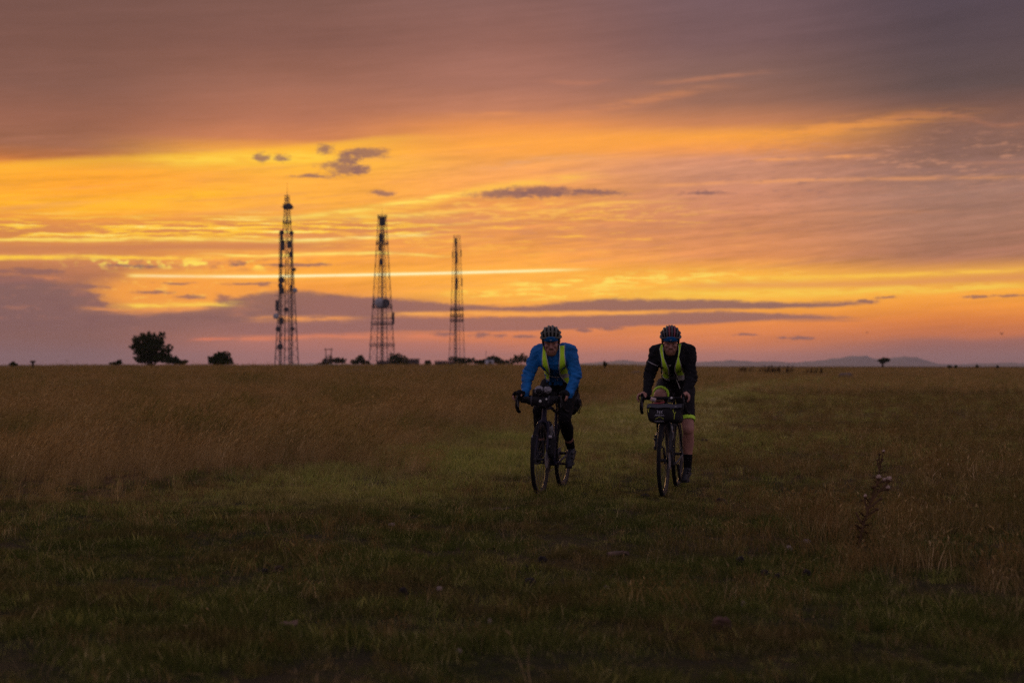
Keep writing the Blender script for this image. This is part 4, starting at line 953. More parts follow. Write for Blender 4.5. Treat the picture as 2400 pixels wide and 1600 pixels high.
def bicycle(loc, paint, label, crank, bar_w, rack=None, yaw=YAW):
    root = empty('bicycle', loc, yaw)
    wf = wheel(root, 0.0, 28, 'front'); wr = wheel(root, 1.03, 28, 'rear', cass=True)
    fr = MB()
    fr.tube([HT_T, HT_B], [0.023, 0.026], 12)
    fr.tube([HT_T + Vector((0, 0.012, -0.03)), (0, 0.48, 0.83), (0, 0.735, 0.775)], [0.017, 0.0165, 0.015], 10)
    fr.tube([HT_B + Vector((0, 0.008, 0.02)), (0, 0.36, 0.52), BB], [0.024, 0.023, 0.022], 12)
    fr.tube([BB, (0, 0.75, 0.80)], [0.019, 0.016], 10)
    fr.lathe([(0.022, -0.036), (0.024, 0.0), (0.022, 0.036)], BB, (1, 0, 0), 14)
    for s in (-1, 1):
        fr.tube([BB + Vector((0.03 * s, 0.02, 0)), (0.040 * s, 0.72, 0.29), (0.066 * s, 0.98, WR)], [0.012, 0.011, 0.010], 8)
        fr.tube([(0.010 * s, 0.74, 0.76), (0.045 * s, 0.84, 0.62), (0.066 * s, 1.02, WR)], [0.009, 0.0085, 0.009], 8)
    fr.build('frame', paint, root)
    fk = MB()
    fk.tube([HT_B, HT_B + Vector((0, -0.012, -0.03))], [0.026, 0.028], 10)
    for s in (-1, 1):
        fk.tube([HT_B + Vector((0.006 * s, -0.010, -0.022)), (0.042 * s, 0.135, 0.695), (0.053 * s, 0.115, 0.62), (0.056 * s, 0.065, 0.46), (0.058 * s, 0.0, WR)], [0.020, 0.018, 0.016, 0.0135, 0.010], 10)
    fk.build('fork', paint, root)
    MB().tube([HT_T + Vector((0, 0.012, 0.03)), HT_T, (0, 0.16, 0.93), (0, 0.125, 0.945)], [0.017, 0.02, 0.017, 0.018], 10).build('stem', BLACKM, root)
    hb = MB(); w = bar_w
    for s in (-1, 1):
        hb.tube([(0, 0.12, 0.945), (s * 0.08, 0.118, 0.945), (s * (w - 0.03), 0.105, 0.944), (s * w, 0.075, 0.942), (s * (w + 0.006), 0.02, 0.930), (s * (w + 0.010), -0.005, 0.895),
                 (s * (w + 0.014), 0.0, 0.850), (s * (w + 0.020), 0.035, 0.818), (s * (w + 0.026), 0.085, 0.806), (s * (w + 0.032), 0.15, 0.800)],
                [0.0155, 0.0150, 0.0155, 0.0165, 0.0165, 0.0160, 0.016, 0.016, 0.016, 0.0165], 10)
    hb.build('handlebar', TAPE, root)
    for s in (-1, 1):
        lv = MB()
        lv.cap((s * (w + 0.003), 0.045, 0.948), 0.020, (s * (w + 0.002), -0.030, 0.958), 0.018); lv.cap((s * (w + 0.002), -0.030, 0.958), 0.018, (s * (w + 0.001), -0.052, 0.985), 0.013)
        h = lv.build('brake_hood', TAPE, root)
        MB().tube([(s * (w + 0.002), -0.050, 0.962), (s * (w + 0.010), -0.062, 0.92), (s * (w + 0.016), -0.055, 0.875), (s * (w + 0.022), -0.036, 0.835)], [0.009, 0.0095, 0.009, 0.007], 8, 0.6).build('brake_lever', BLACKM, h)
        MB().tube([(s * (w + 0.01), -0.040, 0.925), (s * (w + 0.004), -0.045, 0.89), (s * w, -0.03, 0.85)], [0.005, 0.006, 0.004], 6).build('shift_paddle', ALLOY, h)
    cb = MB()
    for s in (-1, 1): cb.tube([(s * (w - 0.01), -0.01, 0.94), (s * 0.10, 0.02, 0.915), (s * 0.03, 0.09, 0.87), (s * 0.02, 0.15, 0.80)], 0.0028, 5)
    cb.tube([(0.02, 0.13, 0.78), (0.07, 0.10, 0.60), (0.075, 0.04, 0.42)], 0.0025, 5); cb.build('brake_cable', TAPE, root)
    MB().box((0.062, 0.045, 0.425), (0.022, 0.045, 0.05), (0.2, 0, 0), 0.006).build('brake_caliper', BLACKM, root)
    MB().tube([(0, 0.745, 0.78), (0, 0.80, 0.965)], [0.0136, 0.0136], 10).build('seatpost', BLACKM, root)
    sd_ = MB(); vs = []; prof = [(0.56, 0.020, 0.978), (0.60, 0.024, 0.984), (0.68, 0.030, 0.984), (0.74, 0.052, 0.982), (0.79, 0.070, 0.986), (0.83, 0.072, 0.992), (0.855, 0.05, 0.988)]
    for y, hw, z in prof: vs += [(-hw, y, z - 0.024), (-hw, y, z - 0.008), (-hw * 0.6, y, z), (0, y, z - 0.004), (hw * 0.6, y, z), (hw, y, z - 0.008), (hw, y, z - 0.024), (0, y, z - 0.03)]
    sd_.add(vs, [(i * 8 + j, i * 8 + (j + 1) % 8, (i + 1) * 8 + (j + 1) % 8, (i + 1) * 8 + j) for i in range(6) for j in range(8)] + [tuple(range(8))[::-1], tuple(range(48, 56))])
    sd_.build('saddle', CLOTHK, root)
    # crank: angle of the rider's left crank, 0 = straight back, 90 = down
    a = R(crank); dirv = Vector((0, math.cos(a), -math.sin(a)))
    MB().lathe([(0.055, -0.002), (0.088, -0.002), (0.088, 0.002), (0.055, 0.002)], BB + Vector((-0.048, 0, 0)), (1, 0, 0), 32).build('chainring', BLACKM, root)
    ch = MB(); rr = 0.088; rc_ = 0.045
    loop = [(-0.048, BB.y + rr * math.cos(t), BB.z + rr * math.sin(t)) for t in np.linspace(math.pi / 2, 3 * math.pi / 2, 9)] + [(-0.046, REAR.y - 0.005, WR - rc_ - 0.09), (-0.046, REAR.y + 0.03, WR - 0.07)] + [(-0.046, REAR.y + rc_ * math.cos(t), WR + rc_ * math.sin(t)) for t in np.linspace(0, math.pi / 2, 5)] + [(-0.048, BB.y, BB.z + rr)]
    ch.tube(loop, 0.0045, 5); ch.build('chain', BLACKM, root)
    MB().tube([(-0.060, REAR.y + 0.01, WR - 0.03), (-0.058, REAR.y + 0.028, WR - 0.07), (-0.052, REAR.y - 0.005, WR - 0.15)], [0.012, 0.014, 0.016], 8, 0.6).build('derailleur', BLACKM, root)
    ped = []
    for s, d in ((1, dirv), (-1, -dirv)):
        e = BB + d * 0.172 + Vector((s * 0.078, 0, 0))
        MB().tube([BB + Vector((s * 0.062, 0, 0)), e], [0.015, 0.011], 8, 0.7).build('crank_arm', BLACKM, root)
        pd = MB(); c = e + Vector((s * 0.055, 0, 0)); pd.box(c, (0.085, 0.065, 0.016), (R(12), 0, 0), 0.005); pd.tube([e, c], 0.008, 6)
        pd.build('pedal', BLACKM, root); ped.append(c)
    cg = MB()
    for s in (-1, 1): cg.tube([(s * 0.036, 0.395, 0.60), (s * 0.038, 0.45, 0.53), (s * 0.030, 0.50, 0.46), (0, 0.515, 0.44)], 0.0035, 5)
    cg.build('bottle_cage', BLACKM, root)
    tag(root, label, 'bicycle', 'bicycles ridden along the track')
    return root, ped
LA = on_ground(1266, 1163); LB = on_ground(1555, 1164)
LA = Vector((LA.x, LA.y, LA.z)); LB = Vector((LB.x, LB.y, LB.z))
bikeA, pedA = bicycle(LA, PAINT_A, 'dark violet bicycle with fat tyres under the blue-jacketed rider', 5, 0.208)
bikeB, pedB = bicycle(LB, PAINT_B, 'grey bicycle with square front bag under the black-jacketed rider', 80, 0.196)
WMA = Matrix.LocRotScale(LA, Euler((0, 0, YAW)), None); WMB = Matrix.LocRotScale(LB, Euler((0, 0, YAW)), None)
def local(M, px, py, s):
    """photo point -> bicycle coordinates on the plane s metres behind the front axle"""
    Mi = M.inverted(); o = Mi @ EYE; d = Mi.to_3x3() @ ray(px, py)
    return o + d * ((s - o.y) / d.y)
def own(M, name, label, cat, group=None):
    r = bpy.data.objects.new(name, None); COL.objects.link(r); r.matrix_world = M; r.empty_display_size = 0.1
    return tag(r, label, cat, group)

def wrinkle(amp, f, seed=0.0):
    return lambda p: amp * mnoise.noise(Vector((p.x * f + seed, p.y * f, p.z * f * 1.6)))
def bottle(M, c, axis, label):
    r = own(M, 'water_bottle', label, 'bottle', 'water bottles in down-tube cages'); c = Vector(c); a = Vector(axis).normalized()
    MB().lathe([(0.034, -0.09), (0.0365, -0.08), (0.0365, 0.0), (0.031, 0.015), (0.0365, 0.03), (0.036, 0.07), (0.026, 0.09)], c, a, 16).build('body', BOTTLE, r)
    MB().lathe([(0.030, 0.088), (0.030, 0.105), (0.014, 0.112), (0.012, 0.13), (0.004, 0.132)], c, a, 12).build('lid', BLACKM, r)
ax = (0, -0.43, 0.90 - 0.275 - 0.10)
bottle(WMA, (0, 0.455, 0.60), (0, -0.63, 0.72), 'water bottle inside the frame of the violet bicycle')
bottle(WMB, (0, 0.455, 0.60), (0, -0.63, 0.72), 'pale water bottle inside the frame of the grey bicycle')

# luggage of the left bicycle: bar roll, two mesh pouches, fork cages, seat pack
r = own(WMA, 'handlebar_roll', 'slim black bag roll strapped across the handlebar of the violet bicycle', 'bag')
b = MB(); b.cap((-0.180, 0.06, 0.918), 0.034, (0.15, 0.06, 0.918), 0.034); b.cap((-0.11, 0.055, 0.912), 0.042, (0.09, 0.055, 0.905), 0.044); b.ell((0.02, 0.05, 0.875), (0.075, 0.045, 0.045))
remeshed('roll', b, 0.010, 3, CLOTHK, r, wrinkle(0.007, 26))
for x in (-0.09, 0.08):
    mb = MB(); mb.tube([(x, 0.056 + 0.050 * math.cos(t), 0.906 + 0.052 * math.sin(t)) for t in np.linspace(0, 2 * math.pi, 17)], 0.008, 6, 0.35); mb.build('strap', GREYC, r)
MB().box((-0.03, 0.10, 0.985), (0.13, 0.09, 0.07), (0, 0, 0.1), 0.015).build('top_pocket', CLOTHK, r)
MESHC = mat('crumpled_mesh', (0.30, 0.30, 0.32, 1), 0.8, rgb2=(0.08, 0.08, 0.09), vscale=70.0, bump=0.8, bscale=90.0)
for (px0, px1, py0, py1, lab, dark) in [(1253, 1274, 904, 925, 'crumpled silvery pouch with dark open front on the violet bicycle\'s bar roll', True), (1274, 1292, 905, 923, 'round pale pouch on the violet bicycle\'s bar roll, right of the open one', False)]:
    r = own(WMA, 'stuff_pouch', lab, 'pouch', 'pouches on top of the bar roll')
    a, c = local(WMA, px0, py1, 0.06), local(WMA, px1, py0, 0.06); m_ = (a + c) / 2; hx = (c.x - a.x) / 2; hz = (c.z - a.z) / 2
    mb = MB(); mb.ell(m_, (hx, 0.05, hz)); mb.ell(m_ + Vector((0, 0.03, 0)), (hx * 0.8, 0.06, hz * 0.9))
    remeshed('pouch', mb, 0.006, 1, MESHC, r, wrinkle(0.011, 60, px0))
    if dark: MB().ell(m_ + Vector((0.006, -0.040, -0.006)), (hx * 0.72, 0.022, hz * 0.62)).build('opening', CLOTHK, r)
    else: MB().lathe([(0.016, 0), (0.018, 0.008), (0.010, 0.012)], m_ + Vector((0.004, -0.004, hz * 0.93)), (0, -0.3, 1), 12).build('drawcord_toggle', CLOTHK, r)
for px, py, rr, lab, nm in [(1266.5, 940, 0.014, 'unlit round front lamp left of the violet bicycle\'s stem', 0), (1281, 935.5, 0.010, 'smaller unlit lamp right of the violet bicycle\'s stem', 1)]:
    r = own(WMA, 'front_lamp', lab, 'lamp', 'unlit front lamps'); c = local(WMA, px, py, 0.0)
    MB().lathe([(rr * 0.9, 0.045), (rr * 1.2, 0.04), (rr * 1.3, 0.0), (rr * 1.15, -0.006)], c, (0, 1, 0), 14).build('lamp_body', BLACKM, r)
    MB().ell(c + Vector((0, -0.005, 0)), (rr, 0.006, rr)).build('lens', LENS, r)
for sx, lab in ((-1, 'black fork bag with white-topped buckle on the violet bicycle, image left'), (1, 'black fork bag with white-topped buckle on the violet bicycle, image right')):
    r = own(WMA, 'fork_bag', lab, 'bag', 'fork bags on the violet bicycle'); x = sx * 0.082
    b = MB(); b.cap((x, 0.095, 0.40), 0.036, (x, 0.125, 0.54), 0.040); remeshed('bag', b, 0.008, 2, CLOTHK, r, wrinkle(0.005, 40, sx))
    MB().box((x, 0.075, 0.565), (0.034, 0.02, 0.028), (0.2, 0, 0), 0.008).build('buckle', REFL, r)
    MB().tube([(x, 0.085 + 0.045 * math.cos(t), 0.47 + 0.045 * math.sin(t) * 0.25) for t in np.linspace(0, 6.283, 15)], 0.006, 5).build('strap', GREYC, r)
r = own(WMA, 'seat_pack', 'black seat pack with dangling straps behind the blue-jacketed rider\'s hip', 'bag')
b = MB(); b.cap((0.02, 0.90, 0.88), 0.075, (0.07, 1.16, 0.92), 0.085); b.ell((0.10, 1.08, 0.86), (0.085, 0.09, 0.09)); b.ell((0.10, 1.05, 0.80), (0.06, 0.07, 0.06))
remeshed('pack', b, 0.012, 2, CLOTHK, r, wrinkle(0.012, 18))
for q in (0.0, 0.03): MB().tube([(0.16 + q, 1.02, 0.90), (0.18 + q, 0.99, 0.84), (0.16 + q, 0.97, 0.79), (0.185, 0.97, 0.76)], 0.007, 6, 0.5).build('strap', CLOTHK, r)

# luggage of the right bicycle: square roll-top bag with print and cord
r = own(WMB, 'handlebar_bag', 'square black roll-top bag with pale print and yellow cord on the grey bicycle', 'bag')
x0, x1, z0, z1 = -0.142, 0.186, 0.712, 0.868; yb, yf = 0.09, -0.105
bm = bmesh.new(); bmesh.ops.create_cube(bm, size=1.0)
for v in bm.verts:
    t = 1 if v.co.z > 0 else 0
    v.co = Vector(((x0 + x1) / 2 + v.co.x * (x1 - x0) * (0.97 + 0.06 * t), (yb + yf) / 2 + v.co.y * (yb - yf) * (1.0 if t == 0 else 0.88), z0 + (z1 - z0) * t))
bmesh.ops.bevel(bm, geom=bm.edges[:], offset=0.055, segments=4, profile=0.6, affect='EDGES')
bmesh.ops.subdivide_edges(bm, edges=[e for e in bm.edges if e.calc_length() > 0.05], cuts=8, use_grid_fill=True)
wr = wrinkle(0.010, 14, 3)
bm.normal_update()
for v in bm.verts: v.co += v.normal * (wr(v.co) + 0.006 * math.sin((v.co.x + v.co.z) * 30))
me = bpy.data.meshes.new('bag'); bm.to_mesh(me); bm.free(); me.polygons.foreach_set('use_smooth', [True] * len(me.polygons)); bag = link('bag', me, CLOTHK, r)
bvh = BVHTree.FromObject(bag, bpy.context.evaluated_depsgraph_get())
mb = MB(); n = 16
for k in range(n + 1):                                                     # rolled lid
    x = x0 - 0.004 + (x1 - x0 + 0.008) * k / n
    for q in range(10):
        t = 2 * math.pi * q / 10; sg = 0.006 * math.sin(k * 0.9)
        mb.v.append((x, yf + 0.085 + 0.085 * math.cos(t), 0.872 + sg * 0.5 + 0.022 * math.sin(t) - 0.012 * (math.cos(t) < -0.5)))
mb.f = [(k * 10 + q, k * 10 + (q + 1) % 10, (k + 1) * 10 + (q + 1) % 10, (k + 1) * 10 + q) for k in range(n) for q in range(10)] + [tuple(range(10))[::-1], tuple(n * 10 + q for q in range(10))]; mb.mi = [0] * len(mb.f)
mb.build('rolled_lid', GREYC, r)
def front(x, z, off=0.003):
    h = bvh.ray_cast(Vector((x, -1.0, z)), Vector((0, 1, 0)))
    return (h[0] if h[0] else Vector((x, yf, z))) + Vector((0, -off, 0))
def side(y, z, off=0.004):
    h = bvh.ray_cast(Vector((1.0, y, z)), Vector((-1, 0, 0))); return (h[0] if h[0] else Vector((x1, y, z))) + Vector((off, 0, 0))
def line(pts, rad, name, m, f=front, sub=6):
    q = []
    for (a, b), (c, d) in zip(pts[:-1], pts[1:]): q += [f(a + (c - a) * t / sub, b + (d - b) * t / sub, rad * 0.6) for t in range(sub)]
    q.append(f(*pts[-1], rad * 0.6)); return MB().tube(q, rad, 6).build(name, m, r)
lx = -0.022
lg = MB()                                                                  # winged emblem
for pts in [[(lx - 0.028, 0.832), (lx - 0.016, 0.824), (lx - 0.020, 0.812)], [(lx - 0.026, 0.808), (lx - 0.014, 0.815)], [(lx + 0.028, 0.830), (lx + 0.016, 0.824), (lx + 0.020, 0.811)], [(lx + 0.026, 0.807), (lx + 0.014, 0.815)], [(lx, 0.826), (lx, 0.800)], [(lx - 0.008, 0.822), (lx + 0.008, 0.822)]]:
    lg.tube([front(*p) for p in pts], 0.0035, 5)
lg.build('emblem', PRINT, r)
def text(s, x, z, size, m, name):
    cu = bpy.data.curves.new(name, 'FONT'); cu.body = s; cu.size = size; cu.align_x = 'CENTER'; cu.align_y = 'CENTER'; cu.extrude = 0.0006
    o = bpy.data.objects.new('t', cu); COL.objects.link(o); dg = bpy.context.evaluated_depsgraph_get(); dg.update()
    me = bpy.data.meshes.new_from_object(o.evaluated_get(dg)); bpy.data.objects.remove(o)
    for v in me.vertices:
        p = front(x + v.co.x, z + v.co.y, 0.002 + v.co.z); v.co = p
    return link(name, me, m, r)
text('APIDURA', lx, 0.786, 0.021, PRINT, 'lettering'); text('EXPEDITION', lx - 0.004, 0.728, 0.017, PRINT, 'lettering')
line([(lx - 0.036, 0.748), (lx - 0.034, 0.757), (lx, 0.772), (lx + 0.034, 0.757), (lx + 0.036, 0.748)], 0.002, 'badge_outline', NEON)
line([(x0 + 0.030, 0.868), (x0 + 0.014, 0.845), (x0 + 0.012, 0.815)], 0.0035, 'cord', NEON)
line([(0.112, 0.850), (0.104, 0.836), (0.122, 0.800), (0.118, 0.752)], 0.0038, 'cord', NEON); line([(0.134, 0.820), (0.123, 0.802)], 0.0032, 'cord', NEON)
MB().tube([front(0.085, 0.850, 0.008), front(0.112, 0.858, 0.008), front(0.138, 0.872, 0.010)], 0.006, 6, 0.5).build('reflective_strip', REFL, r)
for x in (-0.10, 0.10): MB().tube([(x, 0.09, 0.94), (x, 0.03, 0.925), (x, -0.03, 0.905)], 0.012, 6, 0.3).build('strap', CLOTHK, r)
# small things on the bar above it
r = own(WMB, 'bike_computer', 'small black cycle computer on the grey bicycle\'s handlebar', 'cycle computer'); c = local(WMB, 1573, 937, 0.07)
MB().box(c, (0.058, 0.085, 0.016), (0.5, 0, 0), 0.006).build('case', BLACKM, r); MB().box(c + Vector((0, -0.006, 0.011)), (0.044, 0.055, 0.002), (0.5, 0, 0)).build('screen', GLASSD, r)
r = own(WMB, 'front_lamp', 'small unlit front lamp on the grey bicycle\'s handlebar', 'lamp', 'unlit front lamps'); c = local(WMB, 1574, 932.5, 0.03)
MB().lathe([(0.014, 0.05), (0.017, 0.045), (0.017, 0.0), (0.015, -0.005)], c, (0, 1, 0), 14).build('lamp_body', BLACKM, r); MB().ell(c + Vector((0, -0.005, 0)), (0.012, 0.005, 0.012)).build('lens', LENS, r)
r = own(WMB, 'snack_wrapper', 'pale folded wrapper tucked on top of the square bag', 'wrapper'); c = local(WMB, 1531, 936, 0.03)
b = MB().box(c, (0.055, 0.04, 0.032), (0.3, 0.3, 0.2), 0.006); b.build('wrapper', mat('pale_wrapper', (0.42, 0.30, 0.27, 1), 0.6), r); MB().box(c + Vector((0.01, -0.023, 0.0)), (0.02, 0.004, 0.02), (0.3, 0.3, 0.2)).build('printed_patch', PRINT, r)
r = own(WMB, 'red_cord', 'thin red cord running along the top of the square bag', 'cord')
MB().tube([local(WMB, 1520, 950, -0.02), local(WMB, 1530, 945, -0.03), local(WMB, 1545, 944.5, -0.03), local(WMB, 1558, 942, -0.02)], 0.006, 7).build('cord', REDC, r)

# ------------------------------------------------------------------ riders
SKIN = mat('skin', (0.31, 0.155, 0.115, 1), 0.65, var=0.18, vscale=14.0, spec=0.35); EYEW = mat('shaded_eye_white', (0.20, 0.16, 0.145, 1), 0.5, spec=0.2); EYED = mat('eye_dark', (0.02, 0.015, 0.012, 1), 0.4)  # brow shadow is put into the darkened eye whites
BLUEJ = mat('blue_jacket', (0.003, 0.095, 0.29, 1), 0.7, spec=0.2, var=0.22, vscale=9.0, bump=0.5, bscale=26.0)
BLACKJ = mat('black_jacket', (0.0045, 0.0045, 0.006, 1), 0.8, spec=0.15, var=0.2, vscale=9.0, bump=0.5, bscale=26.0)
TIGHT = mat('black_tights', (0.0045, 0.0045, 0.0055, 1), 0.85, spec=0.15, bump=0.3, bscale=60.0); CHAR = mat('charcoal_shorts', (0.011, 0.010, 0.012, 1), 0.85, spec=0.15, bump=0.3, bscale=60.0)
HIVIS = mat('yellow_mesh_fabric', (0.58, 1.0, 0.03, 1), 0.8, var=0.10, vscale=30.0, trans=0.25); SILVER = mat('silver_tape', (0.42, 0.42, 0.40, 1), 0.45, 0.1)
NEONG = mat('neon_leg_gripper', (0.55, 0.95, 0.06, 1), 0.7, trans=0.2)
CAPB = mat('blue_cap', (0.004, 0.085, 0.25, 1), 0.85, spec=0.15); SOCK = mat('black_sock', (0.005, 0.005, 0.006, 1), 0.9, spec=0.15)
SHOEA = mat('slate_shoe', (0.020, 0.023, 0.032, 1), 0.6, spec=0.3, var=0.3, vscale=20.0); SHOEB = mat('black_shoe', (0.008, 0.0085, 0.011, 1), 0.6, spec=0.3, var=0.3, vscale=20.0)
SOLE = mat('shoe_sole', (0.02, 0.02, 0.02, 1), 0.8); BEARD = mat('ginger_beard', (0.16, 0.075, 0.035, 1), 0.9, bump=0.8, bscale=160.0); HAIRM = mat('brown_hair', (0.05, 0.03, 0.02, 1), 0.9)
HSHELL_A = mat('olive_helmet', (0.060, 0.060, 0.046, 1), 0.5, spec=0.3); HIN = mat('helmet_black', (0.004, 0.004, 0.004, 1), 0.8, spec=0.15)
HSHELL_B = mat('graphite_helmet', (0.022, 0.023, 0.028, 1), 0.45, spec=0.4); HRED = mat('red_helmet_rib', (0.13, 0.016, 0.028, 1), 0.5)
GLOVE = mat('black_mitt', (0.005, 0.005, 0.006, 1), 0.9, spec=0.15)

def head_parts(M):
    """M: head frame, face towards -y"""
    b = MB(); g = lambda *p: M @ Vector(p)
    rot = M.to_euler()
    e = lambda c, r, rr=(0, 0, 0): b.ell(g(*c), r, (M.to_3x3() @ Euler(rr).to_matrix()).to_euler(), 18, 12)
    e((0, 0.012, 0.035), (0.074, 0.094, 0.088)); e((0, -0.030, -0.040), (0.062, 0.058, 0.080)); e((0, -0.02, 0.01), (0.070, 0.075, 0.07))
    for s in (-1, 1):
        b.cap(g(0.054 * s, 0.005, -0.055), 0.018, g(0.018 * s, -0.066, -0.118), 0.016)
        e((0.043 * s, -0.070, -0.034), (0.020, 0.020, 0.016)); e((0.079 * s, 0.015, -0.018), (0.009, 0.018, 0.031), (0, 0.2 * s, 0.35 * s))
        b.cap(g(0.012 * s, -0.093, 0.009), 0.010, g(0.048 * s, -0.078, 0.010), 0.011); e((0.012 * s, -0.100, -0.046), (0.009, 0.010, 0.008))
        b.cap(g(0.020 * s, -0.086, -0.060), 0.010, g(0.032 * s, -0.070, -0.085), 0.011)
    b.cap(g(0, -0.088, 0.004), 0.009, g(0, -0.115, -0.042), 0.0125); e((0, -0.076, -0.116), (0.024, 0.020, 0.017)); b.cap(g(0, -0.07, -0.09), 0.02, g(0, -0.07, -0.11), 0.022)
    b.cap(g(-0.020, -0.087, -0.074), 0.0065, g(0.020, -0.087, -0.074), 0.0065); b.cap(g(-0.017, -0.086, -0.089), 0.0075, g(0.017, -0.086, -0.089), 0.0075)
    return b
def hand(b, wr, hood, s, glove=None):
    """palm over the brake hood, four bent fingers of different lengths down the front, thumb round the inside; s = +1 rider's left"""
    wr, hood = Vector(wr), Vector(hood)
    palm = hood + Vector((0.012 * s, 0.012, 0.022))
    for q in (b, glove):
        if q is None: continue
        k = 0.0 if q is b else 0.005
        q.cap(wr, 0.027 + k, wr + (palm - wr) * 0.5, 0.027 + k)
        q.ell((wr + palm) / 2 + (palm - wr) * 0.25, (0.024 + k, 0.046 + k, 0.030 + k), (R(20), 0.25 * s, 0)); q.ell(palm, (0.028 + k, 0.036 + k, 0.020 + k), (R(15), 0.45 * s, 0))
    for i, (L, dy) in enumerate([(0.92, -0.030), (1.0, -0.010), (0.95, 0.010), (0.76, 0.029)]):
        k0 = palm + Vector((0.024 * s, dy - 0.006, 0.004)); k1 = k0 + Vector((0.016 * s, -0.016, -0.026)) * L; k2 = k1 + Vector((-0.002 * s, -0.010, -0.030)) * L; k3 = k2 + Vector((-0.014 * s, 0.002, -0.022)) * L
        b.chain([k0, k1, k2, k3], [0.0100, 0.0092, 0.0086, 0.0074], 8)
        if glove is not None: glove.cap(k0, 0.0135, k0 + (k1 - k0) * 0.95, 0.0125, 8)
    t0 = palm + Vector((-0.014 * s, 0.018, 0.0)); t1 = t0 + Vector((-0.018 * s, -0.018, -0.010)); t2 = t1 + Vector((-0.004 * s, -0.022, -0.018))
    b.chain([t0, t1, t2], [0.0125, 0.0110, 0.0090], 8)
def foot(ball, ankle, pitch, s):
    """(skin, shoe) solids; pitch: toe-down angle"""
    M = Matrix.Translation(ball) @ Euler((pitch, 0, -0.06 * s)).to_matrix().to_4x4(); g = lambda *p: M @ Vector(p)
    sh = MB(); rot = M.to_euler()
    sh.cap(g(0, -0.055, 0.036), 0.030, g(0, 0.02, 0.046), 0.041); sh.cap(g(0, 0.02, 0.046), 0.041, g(0, 0.14, 0.052), 0.034); sh.cap(g(0, 0.06, 0.062), 0.038, ankle, 0.042)
    sh.ell(g(0, -0.062, 0.030), (0.036, 0.036, 0.022), rot); sh.ell(g(0, 0.145, 0.050), (0.031, 0.034, 0.042), rot)
    so = MB(); so.box(g(0, 0.04, 0.008), (0.072, 0.25, 0.016), rot, 0.007); so.box(g(0, 0.0, -0.004), (0.04, 0.06, 0.014), rot, 0.004)
    return sh, so, g
def strip_mesh(M, bvh, left, right, n, off, edge=1, band=None):
    """a cloth strip laid on the torso: left/right edge polylines in the photo, dropped onto the body"""
    def res(pl, n):
        d = [0.0]
        for a, b in zip(pl[:-1], pl[1:]): d.append(d[-1] + math.dist(a, b))
        return [(np.interp(t, d, [p[0] for p in pl]), np.interp(t, d, [p[1] for p in pl])) for t in np.linspace(0, d[-1], n)]
    L, Rr = res(left, n), res(right, n); cols = [0, 0.14, 0.26, 0.38, 0.5, 0.62, 0.74, 0.86, 1.0]
    Mi = M.inverted(); o = Mi @ EYE; v = []; f = []; mi = []
    for (a, b), (c, d) in zip(L, Rr):
        for t in cols:
            dr = (Mi.to_3x3() @ ray(a + (c - a) * t, b + (d - b) * t)).normalized(); h = bvh.ray_cast(o, dr)
            if h[0] is None:
                p = o + dr * 14.2; q = bvh.find_nearest(p); h = (q[0], q[1])
            v.append(h[0] - dr * off)
    for _ in range(2):                                    # even out
        w = [p.copy() for p in v]
        for i in range(1, n - 1):
            for k in range(1, len(cols) - 1):
                j = i * len(cols) + k; w[j] = v[j] * 0.5 + (v[j - 1] + v[j + 1] + v[j - len(cols)] + v[j + len(cols)]) * 0.125
        v = w
    k = len(cols)
    for i in range(n - 1):
        for c in range(k - 1):
            f.append((i * k + c, i * k + c + 1, (i + 1) * k + c + 1, (i + 1) * k + c))
            mi.append(1 if (c in (0, 7) or (band and band[0] <= i / (n - 1) <= band[1])) else 0)
    m = v; back = [p + (p - o).normalized() * 0.004 for p in v]; N = len(v)
    rim = [(i, i + k) for i in range(0, N - k, k)] + [(i + 2 * k - 1, i + k - 1) for i in range(0, N - k, k)]
    f2 = f + [tuple(x + N for x in q[::-1]) for q in f] + [(b, a, a + N, b + N) for a, b in rim]
    me = bpy.data.meshes.new('vest_panel'); me.from_pydata([tuple(p) for p in v + back], [], f2)
    me.polygons.foreach_set('material_index', mi + mi + [1] * len(rim)); me.polygons.foreach_set('use_smooth', [True] * len(f2)); me.update()
    return me
def back_panel(bvh, xs, ys, off):
    v = []; f = []; n, m = 9, 10
    for i in range(m):
        for k in range(n):
            x = xs[0] + (xs[1] - xs[0]) * k / (n - 1); y = ys[0] + (ys[1] - ys[0]) * i / (m - 1)
            h = bvh.ray_cast(Vector((x, y + 0.5, 2.4)), Vector((0, -0.35, -1)).normalized())
            p = h[0] if h[0] else bvh.find_nearest(Vector((x, y, 1.4)))[0]
            v.append(p + Vector((0, 0.35, 1)).normalized() * off)
    f = [(i * n + k, i * n + k + 1, (i + 1) * n + k + 1, (i + 1) * n + k) for i in range(m - 1) for k in range(n - 1)]
    me = bpy.data.meshes.new('vest_back'); me.from_pydata([tuple(p) for p in v], [], f); me.polygons.foreach_set('use_smooth', [True] * len(f)); return me
